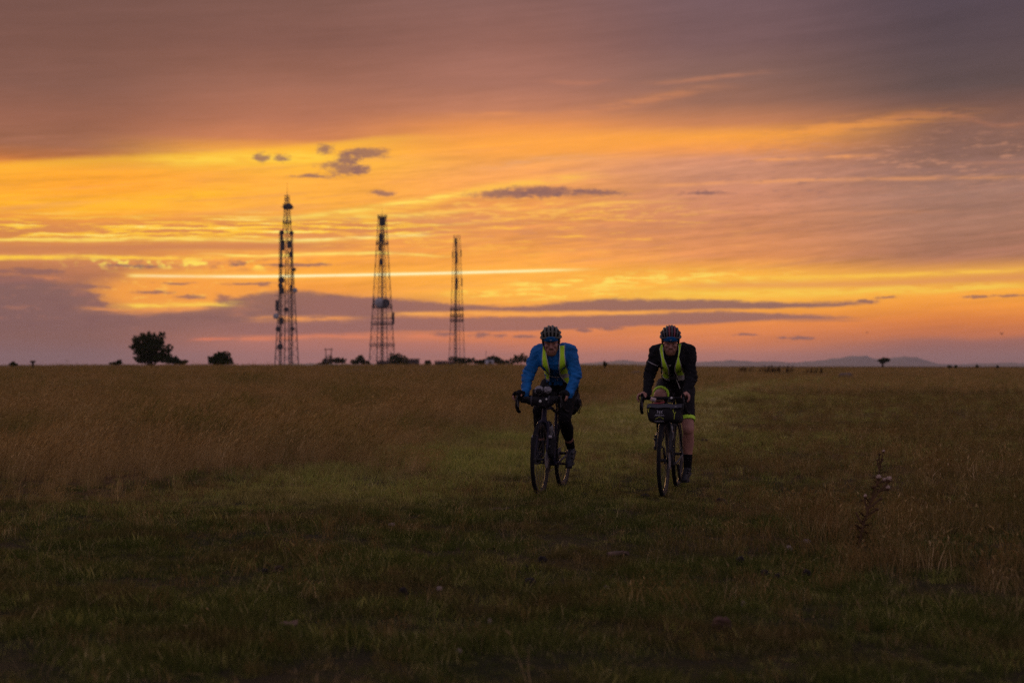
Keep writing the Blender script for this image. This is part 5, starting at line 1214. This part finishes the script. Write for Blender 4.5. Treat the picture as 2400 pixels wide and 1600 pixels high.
def helmet(M, root, shell, inner, ribs, accents):
    g = lambda *p: M @ Vector(p)
    A, B, C = 0.098, 0.132, 0.098
    h = MB(); vs = []; n, m = 28, 10
    for j in range(m + 1):
        t = (math.pi / 2) * j / m
        for k in range(n):
            a = 2 * math.pi * k / n; cut = -0.018 - 0.022 * (1 - math.cos(a - math.pi / 2)) * 0 + (0.012 if math.sin(a) < -0.5 else -0.018)
            z = 0.0 + C * math.sin(t) * 0.95; r_ = math.cos(t)
            vs.append(g(A * 0.93 * r_ * math.cos(a), 0.012 + B * 0.93 * r_ * math.sin(a), 0.045 + z + (cut if j == 0 else 0)))
    h.add(vs, [(j * n + k, j * n + (k + 1) % n, (j + 1) * n + (k + 1) % n, (j + 1) * n + k) for j in range(m) for k in range(n)])
    hm_ = h.build('helmet', inner, root)
    def dome(x, t, k=1.0):                                  # x: -1..1 across, t: 0 front .. pi back
        xx = x * (0.80 + 0.16 * math.sin(t)); q = math.sqrt(max(0.0, 1 - xx * xx))
        return g(A * k * xx, 0.012 - B * k * q * math.cos(t), 0.046 + C * k * q * math.sin(t) + 0.010 * (1 - abs(x)) * max(0, math.cos(t)) ** 6)
    opt_w = 1.0 if len(ribs) < 7 else 0.82
    for i, x in enumerate(ribs):                           # proud ribs with vents between
        ts = np.linspace(0.16 - 0.25 * abs(x), math.pi + 0.12, 17)
        MB().tube([dome(x, t, 0.985) for t in ts], [(0.0070 + 0.0055 * max(0.0, math.sin(t))) * opt_w for t in ts], 8, 0.85).build('helmet_rib', accents.get(i, shell), hm_)
    rim = MB(); rim.tube([g(A * 0.97 * math.cos(a), 0.012 + B * 0.97 * math.sin(a), 0.036 + 0.026 * max(0.0, -math.sin(a)) ** 3) for a in np.linspace(0, 2 * math.pi, 41)], 0.010, 8, 1.3); rim.build('helmet_rim', shell, hm_)
    cr = MB()                                              # cross bridges between the ribs
    for t in (0.75, 1.35, 2.1):
        cr.tube([dome(x, t, 0.95) for x in np.linspace(-0.98, 0.98, 15)], 0.007, 6)
    cr.build('helmet_bridge', shell, hm_)
    st = MB()
    for s in (-1, 1): st.tube([g(0.078 * s, -0.03, 0.04), g(0.077 * s, -0.025, -0.02), g(0.064 * s, -0.025, -0.075), g(0.02 * s, -0.055, -0.128)], 0.0055, 5, 0.4)
    st.build('helmet_strap', HIN, hm_)
    # turned-up cap peak under the front edge: a crescent standing on the forehead
    vs = []; n = 16
    for j in range(4):
        for i in range(n + 1):
            u_ = (i / n - 0.5) * 2; a = -math.pi / 2 + u_ * 0.86; hgt = 0.052 * max(0.10, 1 - u_ * u_) ** 0.6
            vs.append(g((A * 0.90) * math.cos(a), 0.012 + (B * 0.985) * math.sin(a) - 0.004 - 0.006 * j / 3, 0.020 + hgt * j / 3 + 0.010 * u_ * u_ * 0))
    pk = MB().add(vs, [(j * (n + 1) + i, j * (n + 1) + i + 1, (j + 1) * (n + 1) + i + 1, (j + 1) * (n + 1) + i) for j in range(3) for i in range(n)]).build('cap', CAPB, root)
    sol = pk.modifiers.new('t', 'SOLIDIFY'); sol.thickness = 0.004; sol.offset = 1
    MB().box(g(0, -0.1305, 0.038), (0.018, 0.003, 0.006), M.to_euler(), 0.001).build('cap_badge', REFL, pk)
    return hm_

def rider(M, label, J, opt):
    root = own(M, 'person', label, 'person', 'cyclists riding towards the camera')
    V_ = Vector
    Hc, sh, el, wr, hood, hip, kn, an, ball = (J[k] for k in ('head', 'sh', 'el', 'wr', 'hood', 'hip', 'kn', 'an', 'ball'))
    HM = Matrix.Translation(Hc) @ Euler((R(opt['pitch']), R(opt.get('roll', 0)), opt['turn'])).to_matrix().to_4x4()
    chest = (sh[0] + sh[1]) / 2; pelvis = (hip[0] + hip[1]) / 2 + V_((0, 0.02, 0.02)); mid = (chest + pelvis) / 2 + V_((0, 0.03, 0.02))
    up = chest + V_((0, -0.01, -0.05)); neck0 = chest + V_((0, -0.01, 0.02))
    # --- body: one continuous skin from head to ankles
    b = head_parts(HM)
    b.cap(neck0, 0.060, HM @ V_((0, 0.03, -0.07)), 0.056)
    b.ell(up, (0.155, 0.105, 0.13), (R(-35), 0, 0)); b.cap(up + V_((0, 0.02, -0.03)), 0.105, mid, 0.098); b.cap(mid, 0.098, pelvis, 0.100)
    gl = [MB(), MB()] if opt['gloves'] else None; skin_hands = b
    for i, s in ((0, -1), (1, 1)):
        b.cap(sh[i] + (chest - sh[i]) * 0.3, 0.070, sh[i], 0.060); b.cap(sh[i], 0.056, el[i], 0.042); b.cap(el[i], 0.041, wr[i], 0.028); hand(b, wr[i], hood[i], s, gl[i] if gl else None)
        b.ell(hip[i] + V_((0, 0.03, -0.02)), (0.088, 0.10, 0.10)); b.cap(hip[i], 0.086, kn[i], 0.060); b.ell(kn[i] + V_((0, -0.008, 0)), (0.056, 0.056, 0.062))
        calf = kn[i] * 0.68 + an[i] * 0.32 + (V_((0, 0.022, 0.0))); b.cap(kn[i], 0.052, calf, 0.059); b.cap(calf, 0.059, kn[i] * 0.3 + an[i] * 0.7, 0.042); b.cap(kn[i] * 0.3 + an[i] * 0.7, 0.042, an[i], 0.036)
        b.cap(an[i], 0.036, ball[i] + V_((0, 0.02, 0.05)), 0.028)
    remeshed('body', b, 0.0062, 2, SKIN, root)
    for s in (-1, 1):
        e = HM @ V_((0.030 * s, -0.073, -0.010)); ey = MB(); ey.ell(e, 0.0115, HM.to_euler()); ey.k = 1; ey.ell(e + HM.to_3x3() @ V_((0, -0.0085, 0)), 0.0062, HM.to_euler()); ey.build('eye', [EYEW, EYED], root)
    br = MB()
    for s in (-1, 1): br.cap(HM @ V_((0.014 * s, -0.099, 0.012)), 0.0048, HM @ V_((0.046 * s, -0.084, 0.016)), 0.0040)
    br.build('eyebrows', HAIRM, root)
    g = lambda *p: HM @ V_(p)
    bd = MB(); k = opt['beard']
    bd.ell(g(0, -0.078, -0.113), (0.031, 0.020, 0.022), HM.to_euler()); bd.cap(g(-0.024, -0.088, -0.066), 0.0055 * k, g(0.024, -0.088, -0.066), 0.0055 * k)
    for s in (-1, 1): bd.cap(g(0.030 * s, -0.076, -0.072), 0.007 * k, g(0.026 * s, -0.072, -0.112), 0.011 * k); bd.cap(g(0.054 * s, -0.01, -0.058), 0.0195, g(0.024 * s, -0.064, -0.116), 0.0185)
    remeshed('beard', bd, 0.006, 1, opt['beard_m'], root)
    hr = MB(); hr.ell(g(0, 0.030, 0.02), (0.080, 0.085, 0.080), HM.to_euler())
    for s in (-1, 1): hr.cap(g(0.072 * s, 0.0, 0.03), 0.009, g(0.071 * s, -0.006, -0.02), 0.007)
    remeshed('hair', hr, 0.008, 1, HAIRM, root)
    # --- jacket
    j = MB()
    j.cap(neck0 + V_((0, 0.0, -0.02)), 0.085, neck0 * 0.45 + (HM @ V_((0, 0.03, -0.07))) * 0.55, 0.070)
    j.ell(up, (0.172, 0.122, 0.150), (R(-35), 0, 0)); j.cap(up + V_((0, 0.02, -0.03)), 0.134, mid, 0.132); j.cap(mid, 0.132, pelvis + V_((0, -0.02, 0.05)), 0.132)
    for i in (0, 1): j.cap(sh[i] + (chest - sh[i]) * 0.35, 0.090, sh[i], 0.076)
    tor = remeshed('tmp_torso', j, 0.010, 2, None, None)      # torso without sleeves, only to drape the vest on
    tbvh = BVHTree.FromPolygons([v.co for v in tor.data.vertices], [p.vertices for p in tor.data.polygons])
    me_ = tor.data; bpy.data.objects.remove(tor); bpy.data.meshes.remove(me_)
    for i, s in ((0, -1), (1, 1)):
        j.cap(sh[i] + (chest - sh[i]) * 0.35, 0.090, sh[i], 0.076); j.cap(sh[i], 0.073, el[i], 0.059); j.ell(el[i], 0.060); j.cap(el[i], 0.059, wr[i] + (el[i] - wr[i]) * 0.08, 0.042)
        j.cap(wr[i] + (el[i] - wr[i]) * 0.12, 0.045, wr[i] + (el[i] - wr[i]) * 0.03, 0.043)
    w1_, w2_ = wrinkle(0.012, 13, opt['seed']), wrinkle(0.007, 34, opt['seed'] + 5)
    def arm_fold(p):
        d = min((p - e).length for e in el); return 0.006 * math.sin(p.z * 150 + p.x * 60) * max(0, 1 - d / 0.16) + w1_(p) + w2_(p)
    jk = remeshed('jacket', j, 0.0085, 2, opt['jacket'], root, arm_fold)
    bvh = BVHTree.FromPolygons([v.co for v in jk.data.vertices], [p.vertices for p in jk.data.polygons])
    # --- high-visibility vest
    vest = link('vest', back_panel(tbvh, opt['back'], (chest.y - 0.02, chest.y + 0.34), 0.010), HIVIS, root)
    for L, Rr, band in opt['vest']:
        link('vest_panel', strip_mesh(M, tbvh, L, Rr, 30, 0.022, band=band), [HIVIS, SILVER], vest)
    # --- legs
    t = MB(); t.ell(pelvis, (0.155, 0.145, 0.135)); t.cap(pelvis, 0.13, mid * 0.5 + pelvis * 0.5, 0.122)
    for i in (0, 1):
        t.ell(hip[i] + V_((0, 0.03, -0.02)), (0.113, 0.130, 0.128))
        if opt['hem'] < 1.0: t.cap(hip[i], 0.108, hip[i] + (kn[i] - hip[i]) * opt['hem'], 0.108 + (0.070 - 0.108) * opt['hem'])
        else:
            q = opt['hem'] - 1.0; e = kn[i] + (an[i] - kn[i]) * q; calf = kn[i] * 0.68 + an[i] * 0.32 + V_((0, 0.022, 0))
            t.cap(hip[i], 0.105, kn[i], 0.067); t.ell(kn[i] + V_((0, -0.008, 0)), (0.063, 0.063, 0.069)); t.cap(kn[i], 0.059, calf, 0.066); t.cap(calf, 0.066, e, 0.054)
    remeshed('tights' if opt['hem'] > 1 else 'shorts', t, 0.0085, 2, opt['legs'], root, wrinkle(0.003, 30, 2))
    if opt['hem'] < 1.0:
        for i in (0, 1):
            c = hip[i] + (kn[i] - hip[i]) * (opt['hem'] + 0.06); d = (kn[i] - hip[i]).normalized()
            MB().lathe([(0.062, -0.018), (0.0830, -0.018), (0.0800, 0.016), (0.0605, 0.016)], c, d, 24).build('leg_gripper', NEONG, root)
    # --- feet
    for i, s in ((0, -1), (1, 1)):
        sk = MB(); top = an[i] + (kn[i] - an[i]) * opt['sock']; sk.cap(top, 0.0475, an[i], 0.041); sk.cap(an[i], 0.041, ball[i] + V_((0, 0.05, 0.05)), 0.036); remeshed('sock', sk, 0.008, 1, SOCK, root, wrinkle(0.002, 60))
        shs, so, fg = foot(ball[i] + V_((0, 0, 0.012)), an[i], R(opt['toe'][i]), s)
        o = remeshed('shoe', shs, 0.007, 2, opt['shoe'], root); so.build('sole', SOLE, o)
        ds = MB()
        for (x, y, z) in ((0.030 * s, 0.045, 0.088), (0.034 * s, 0.0, 0.078)): ds.lathe([(0.011, -0.006), (0.012, 0.004), (0.008, 0.007)], fg(x, y, z), (0.5 * s, -0.5, 0.7), 12)
        ds.build('shoe_dial', BLACKM, o)
    for q in gl or []: remeshed('mitt', q, 0.006, 1, GLOVE, root)
    helmet(HM, root, opt['shell'], HIN, opt['ribs'], opt['accents'])
    return root, bvh, HM

LC = lambda px, py, s: local(WMA, px, py, s)
JA = dict(head=LC(1291.5, 799, 0.20), sh=[LC(1260, 826, 0.34), LC(1336, 823, 0.36)], el=[LC(1236, 884, 0.25), LC(1350, 880, 0.27)], wr=[LC(1230, 924, 0.085), LC(1333, 925, 0.10)],
          hood=[Vector((-0.211, 0.02, 0.962)), Vector((0.211, 0.02, 0.962))], hip=[Vector((-0.085, 0.80, 1.03)), Vector((0.095, 0.80, 1.03))],
          kn=[Vector((-0.115, 0.45, 0.80)), Vector((0.130, 0.50, 0.715))], an=[Vector((-0.115, 0.53, 0.375)), Vector((0.125, 0.86, 0.40))], ball=[pedA[1], pedA[0]])
J2 = lambda x, y: (1190 + x * 0.12755, 750 + y * 0.12755)
vA = [([J2(*p) for p in [(648, 420), (625, 700), (628, 850), (608, 945), (645, 1040), (742, 1118)]], [J2(*p) for p in [(690, 410), (712, 640), (745, 800), (772, 900), (778, 1000), (760, 1122)]], (0.90, 1.0)),
      ([J2(*p) for p in [(945, 418), (950, 650), (930, 880), (948, 1000), (1010, 1090), (1095, 1170)]], [J2(*p) for p in [(1056, 405), (1050, 640), (1085, 880), (1178, 985), (1165, 1070), (1112, 1172)]], (0.70, 0.80))]
rider(WMA, 'bearded rider in bright blue jacket and yellow vest, crouched over a loaded bicycle', JA,
      dict(pitch=14, roll=-2, turn=-0.02 - YAW * 0.9, gloves=True, beard=1.1, beard_m=BEARD, jacket=BLUEJ, seed=1.0, back=(-0.07, 0.17), vest=vA, hem=1.55, legs=TIGHT, sock=0.28, shoe=SHOEA, toe=(12, 42),
           shell=HSHELL_A, ribs=[-0.98, -0.60, -0.20, 0.20, 0.60, 0.98], accents={}))
LD = lambda px, py, s: local(WMB, px, py, s)
JB = dict(head=LD(1571.5, 798, 0.20), sh=[LD(1538, 826, 0.34), LD(1614, 823, 0.36)], el=[LD(1521, 884, 0.26), LD(1620, 885, 0.28)], wr=[LD(1516, 927, 0.09), LD(1607, 926, 0.10)],
          hood=[Vector((-0.199, 0.02, 0.962)), Vector((0.199, 0.02, 0.962))], hip=[Vector((-0.095, 0.80, 1.04)), Vector((0.100, 0.80, 1.02))],
          kn=[Vector((-0.095, 0.40, 0.955)), Vector((0.165, 0.61, 0.625))], an=[Vector((-0.115, 0.66, 0.565)), Vector((0.145, 0.71, 0.225))], ball=[pedB[1], pedB[0]])
J3 = lambda x, y: (1480 + x * 0.12755, 750 + y * 0.12755)
vB = [([J3(*p) for p in [(545, 445), (508, 520), (545, 700), (560, 900), (515, 950), (560, 1040), (640, 1100)]], [J3(*p) for p in [(585, 445), (582, 560), (600, 700), (690, 900), (695, 1000), (700, 1080), (700, 1118)]], (0.92, 1.0)),
      ([J3(*p) for p in [(858, 440), (866, 560), (852, 680), (795, 850), (785, 930), (815, 1000), (845, 1050), (862, 1110)]], [J3(*p) for p in [(922, 435), (900, 560), (872, 680), (915, 820), (950, 930), (990, 1010), (980, 1060), (978, 1095)]], (0.86, 1.0))]
rootB, bvhB, HMB = rider(WMB, 'rider in black jacket and yellow vest with bare shins on the grey bicycle', JB,
      dict(pitch=16, roll=0, turn=-YAW * 0.8 - 0.04, gloves=False, beard=0.8, beard_m=BEARD, jacket=BLACKJ, seed=9.0, back=(-0.10, 0.13), vest=vB, hem=0.70, legs=CHAR, sock=0.34, shoe=SHOEB, toe=(28, 18),
           shell=HSHELL_B, ribs=[-1.0, -0.72, -0.42, -0.14, 0.14, 0.42, 0.72, 1.0], accents={3: HRED, 5: HRED}))
def on_jacket(M, bvh, px, py, off=0.006):
    Mi = M.inverted(); o = Mi @ EYE; d = (Mi.to_3x3() @ ray(px, py)).normalized(); h = bvh.ray_cast(o, d)
    return (h[0] if h[0] is not None else bvh.find_nearest(o + d * 14.1)[0]) - d * off
MB().tube([on_jacket(WMB, bvhB, *J3(x, y)) for x, y in [(300, 757), (340, 778), (380, 800), (430, 822), (478, 842)]], 0.0042, 5, 0.6).build('sleeve_stripe', REFL, rootB)
MB().tube([on_jacket(WMB, bvhB, *J3(x, y)) for x, y in [(980, 1354), (1015, 1350), (1050, 1346)]], 0.005, 5, 0.6).build('cuff_stripe', REFL, rootB)
MB().tube([on_jacket(WMB, bvhB, *J3(x, y), 0.004) for x, y in [(688, 822), (706, 852), (722, 822)]], 0.004, 5).build('chest_mark', SILVER, rootB)
# chest strap with buckle and its loose end
for Mx, bv, rt, fn, pts, tail in [(WMB, bvhB, rootB, J3, [(690, 1000), (740, 992), (800, 1000)], [(800, 1040), (840, 1130), (890, 1250)])]:
    MB().tube([on_jacket(Mx, bv, *fn(*p), 0.012) for p in pts], 0.008, 6, 0.5).build('vest_clip', GREYC, rt)
    MB().tube([on_jacket(Mx, bv, *fn(*p), 0.02) for p in tail], [0.006, 0.006, 0.009], 6, 0.6).build('vest_cord', SILVER, rt)
# chest camera on the black jacket
p = on_jacket(WMB, bvhB, *J3(762, 1050), 0.03)
cr_ = own(WMB, 'chest_camera', 'small black camera worn on the black-jacketed rider\'s chest between vest panels', 'camera')
MB().box(p, (0.075, 0.04, 0.055), (0, 0, 0), 0.008).build('case', BLACKM, cr_); MB().lathe([(0.014, 0), (0.014, 0.008), (0.010, 0.010)], p + Vector((0.015, -0.018, 0.008)), (0, -1, 0), 14).build('lens', GLASSD, cr_)
rootA = [o for o in bpy.data.objects if o.name.startswith('person')][0]
jA = [o for o in rootA.children if o.name.startswith('jacket')][0]
bvhA = BVHTree.FromPolygons([v.co for v in jA.data.vertices], [q.vertices for q in jA.data.polygons])
MB().tube([on_jacket(WMA, bvhA, *J2(x, y), 0.008) for x, y in [(770, 1020), (830, 1045), (880, 1050), (955, 1045)]], 0.005, 6).build('vest_clip', REFL, rootA)
MB().tube([on_jacket(WMA, bvhA, *J2(x, y), 0.012) for x, y in [(870, 1050), (895, 1070), (915, 1110)]], 0.004, 5).build('vest_cord', REFL, rootA)

# ------------------------------------------------------------------ things lying on the track
CLOD = mat('dark_clod', (0.014, 0.010, 0.008, 1), 1.0, var=0.4, vscale=40.0); STONE = mat('pale_stone', (0.22, 0.17, 0.14, 1), 0.9, var=0.3, vscale=25.0, bump=0.6, bscale=40.0); STICK = mat('dry_stick', (0.10, 0.065, 0.045, 1), 0.9, var=0.4, vscale=20.0)
def lump(name, px, py, wpx, hpx, m, label, cat, group, seed, deep=0.8):
    p = on_ground(px, py); s = p.y / F; r = random.Random(seed); o = empty(name, p, r.uniform(-0.4, 0.4)); w, h = wpx * s / 2, hpx * s * 1.5
    b = MB()
    for _ in range(5):
        q = r.uniform(0.45, 0.75); b.ell((r.uniform(-0.5, 0.5) * w, r.uniform(-0.4, 0.4) * w * deep, h * r.uniform(0.2, 0.5)), (w * q, w * q * deep, h * q))
    remeshed('lump', b, max(0.005, w / 12), 2, m, o, wrinkle(w * 0.16, 2.6 / w, seed)); return tag(o, label, cat, group)
GC, GS = 'dark clods on the track', 'pale stones on the track'
for i, (x, y, w, h, lab) in enumerate([(1229, 1336, 22, 10, 'dark clod left of a second clod, below the space between the riders'), (1271, 1318, 22, 12, 'dark clod nearest the track\'s middle, under the left front wheel'), (1243, 1374, 30, 14, 'large dark clod furthest down the middle of the track'),
        (1732, 1326, 24, 18, 'round dark clod left of two others at lower right'), (1792, 1355, 20, 14, 'dark clod below and right of the round one at lower right'), (1820, 1362, 16, 12, 'smaller dark clod beside the one at lower right'), (1893, 1354, 20, 12, 'dark clod furthest right, below the thistle'),
        (944, 1393, 20, 12, 'dark clod alone on the left half of the track'), (1692, 1182, 26, 9, 'flat dark clod right behind the black-jacketed rider\'s wheel'), (1736, 1044, 22, 8, 'dark flat clod right of the black-jacketed rider\'s calf'), (1652, 1038, 18, 7, 'dark clod close beside the black-jacketed rider\'s sock'),
        (622, 1348, 18, 12, 'dark clod left of a wide one at lower left'), (654, 1344, 26, 12, 'wide dark clod at lower left'), (1510, 1167, 30, 7, 'flat brown clod left of the right front wheel'), (1365, 1163, 22, 8, 'flat brown clod right of the left front wheel')]):
    lump('dung_clod', x, y, w, h, CLOD, lab, 'clod', GC, 100 + i)
for i, (x, y, w, h, lab) in enumerate([(1423, 1386, 22, 10, 'brightest pale stone, below the gap between the riders'), (1077, 1533, 18, 10, 'pale stone nearest the camera, low in the middle'), (1742, 1420, 16, 9, 'pale stone right of the brown heap at lower right'), (1030, 1384, 16, 7, 'dull pale stone on the left half of the track'),
        (1890, 1272, 20, 7, 'flat pale stone left of the thistle foot'), (1148, 1462, 12, 9, 'small pale stone on the left half of the track, below the dull one'), (919, 1236, 18, 7, 'pale stone at the left side of the track, level above the clods'), (1850, 1290, 18, 8, 'reddish pale stone just left of the flat one by the thistle')]):
    lump('stone', x, y, w, h, STONE, lab, 'stone', GS, 200 + i)
lump('soil_heap', 1692, 1478, 42, 20, mat('brown_soil', (0.060, 0.030, 0.020, 1), 1.0, var=0.4, vscale=30.0), 'brown heap of soil at lower right', 'soil heap', None, 301)
def stick(pts, rad, label, m=STICK):
    p0 = on_ground(*pts[0]); o = empty('stick', p0); q = []
    for i, p in enumerate(pts):
        g_ = on_ground(*p); q.append(Vector((g_.x, g_.y, float(ground_z(g_.x, g_.y)) + 0.016 + 0.008 * (i % 2))) - p0)
    MB().tube(q, [rad * (1 - 0.12 * i) for i in range(len(q))], 8).build('branch', m, o)
    MB().tube([q[1], q[1] + Vector((0.05, 0.03, 0.012))], [rad * 0.6, rad * 0.3], 6).build('twig', m, o); return tag(o, label, 'stick', 'sticks on the track')
stick([(1145, 1202), (1160, 1199), (1178, 1199), (1192, 1197)], 0.018, 'thin brown stick on the track left of the blue rider\'s front wheel')
stick([(1424, 1306), (1445, 1305), (1460, 1302), (1472, 1304)], 0.020, 'brown stick below the space between the two riders')
stick([(662, 1469), (673, 1473), (688, 1473), (696, 1471)], 0.014, 'pale curved stick at lower left', mat('pale_stick', (0.16, 0.10, 0.07, 1), 0.9))

# ------------------------------------------------------------------ thistles
STEM = mat('thistle_stem', (0.085, 0.050, 0.026, 1), 1.0, spec=0.1, var=0.3, vscale=20.0); FLUFF = mat('thistle_down', (0.50, 0.38, 0.30, 1), 1.0, var=0.15, vscale=60.0, trans=0.3, bump=0.8, bscale=200.0)
def thistle(base, heads, stems, label, leaves, seed):
    p = on_ground(*base); d = p.y; r = random.Random(seed); o = empty('thistle', p); L = lambda x, y: at(x, y, d) - p
    for pl in stems: MB().tube([L(*q) for q in pl], [0.009 - 0.004 * i / len(pl) for i in range(len(pl))], 7).build('stem', STEM, o)
    for (x, y, rad, fl) in heads:
        c = L(x, y); R_ = rad * 1.15 * d / F
        bud = MB().lathe([(R_ * 0.3, -R_ * 1.5), (R_ * 0.85, -R_ * 0.9), (R_ * 0.8, -R_ * 0.2), (R_ * 0.6, 0.0)], c, (r.uniform(-0.3, 0.5), -0.2, 1), 10).build('flower_head', STEM, o)
        if fl:
            b = MB(); b.ell(c + Vector((0, 0, R_ * 0.15)), (R_, R_, R_ * 0.8)); b.ell(c + Vector((R_ * 0.3, 0, R_ * 0.4)), R_ * 0.7)
            remeshed('down', b, R_ / 7, 1, FLUFF, bud, wrinkle(R_ * 0.35, 2.2 / R_, seed))
        sp = MB()
        for k in range(10):
            a = k * 0.628; q = c + Vector((math.cos(a) * R_ * 0.8, math.sin(a) * R_ * 0.8, -R_ * 0.9)); sp.tube([q, q + Vector((math.cos(a) * R_ * 0.5, math.sin(a) * R_ * 0.5, R_ * 0.3))], [R_ * 0.10, 0.0006], 4)
        sp.build('spines', STEM, bud)
    main = stems[0]
    for _ in range(34 if len(leaves) > 6 else 12):
        t = r.uniform(0.05, 0.85); i = int(t * (len(main) - 1)); f_ = t * (len(main) - 1) - i; x = main[i][0] + (main[i + 1][0] - main[i][0]) * f_; y = main[i][1] + (main[i + 1][1] - main[i][1]) * f_
        a = r.uniform(0, 6.28); ln = r.uniform(9, 20) * (1.15 - 0.6 * t); leaves = leaves + [(x + r.uniform(-3, 3), y, ln * math.cos(a), -abs(ln * math.sin(a)) * 0.8 + 3)]
    for (x, y, dx_, dy_) in leaves:
        c, e = L(x, y), L(x + dx_, y + dy_); m_ = (c + e) / 2 + Vector((0, r.uniform(-0.02, 0.02), 0.012)); w = (e - c).length * 0.20; vs = []; f = []
        n = 7
        for i in range(n):
            t = i / (n - 1); pt = c * (1 - t) ** 2 + m_ * 2 * t * (1 - t) + e * t * t; ww = w * math.sin(math.pi * min(1, t * 0.9 + 0.08)) * (1.35 if i % 2 else 0.6)
            vs += [pt + Vector((0, -ww, ww * 0.5)), pt, pt + Vector((0, ww, -ww * 0.5))]
        f = [(i * 3 + k, i * 3 + k + 1, i * 3 + k + 4, i * 3 + k + 3) for i in range(n - 1) for k in range(2)]
        lf_ = MB().add(vs, f).build('leaf', STEM, o); sol = lf_.modifiers.new('t', 'SOLIDIFY'); sol.thickness = 0.0015
    return tag(o, label, 'thistle', 'dead thistles right of the track')
T = lambda x, y: (1940 + x * 0.17857, 1020 + y * 0.17857)
random.seed(5)
thistle((2012, 1280), [(2059, 1118, 5, True), (2083, 1122, 5.5, True), (2081, 1143, 4.5, True), (2072, 1124, 4, True), (2028, 1162, 3.5, True), (2021, 1170, 3, False), (2064, 1166, 4, False), (2056, 1190, 4, False), (2050, 1138, 3.5, False)],
        [[(2012, 1283), (2022, 1235), (2034, 1195), (2046, 1160), (2056, 1130), (2059, 1122)], [(2040, 1178), (2056, 1155), (2074, 1138), (2082, 1128)], [(2056, 1150), (2070, 1148), (2080, 1147)], [(2034, 1196), (2028, 1180), (2027, 1166)], [(2036, 1190), (2052, 1178), (2063, 1169)], [(2030, 1208), (2045, 1200), (2055, 1193)], [(2024, 1230), (2012, 1214), (2006, 1200)], [(2056, 1132), (2066, 1128), (2072, 1126)]],
        'tall dead thistle with fluffy pale heads right of the track', [(2020, 1240, -18, -12), (2022, 1236, 22, -10), (2016, 1260, -20, -4), (2018, 1256, 22, -8), (2028, 1212, -16, -14), (2032, 1204, 20, -14), (2014, 1270, 22, 2), (2013, 1272, -22, 4), (2040, 1180, -12, -14), (2046, 1162, 14, -16), (2050, 1150, -12, -12), (2024, 1226, 18, -18), (2036, 1190, 14, -2), (2018, 1250, -14, -22)], 5)
thistle((2058, 1136), [(2071, 1057, 2.8, True), (2062, 1062, 3, False), (2069, 1074, 2.5, False), (2056, 1076, 2.5, False)], [[(2058, 1138), (2060, 1110), (2064, 1085), (2069, 1064)], [(2063, 1090), (2060, 1075), (2061, 1066)], [(2064, 1084), (2068, 1080), (2069, 1077)], [(2061, 1100), (2057, 1088), (2056, 1079)]],
        'smaller faint thistle standing behind the tall one', [(2060, 1112, -10, -8), (2061, 1105, 10, -8), (2059, 1125, 12, -4), (2059, 1122, -12, -4)], 6)
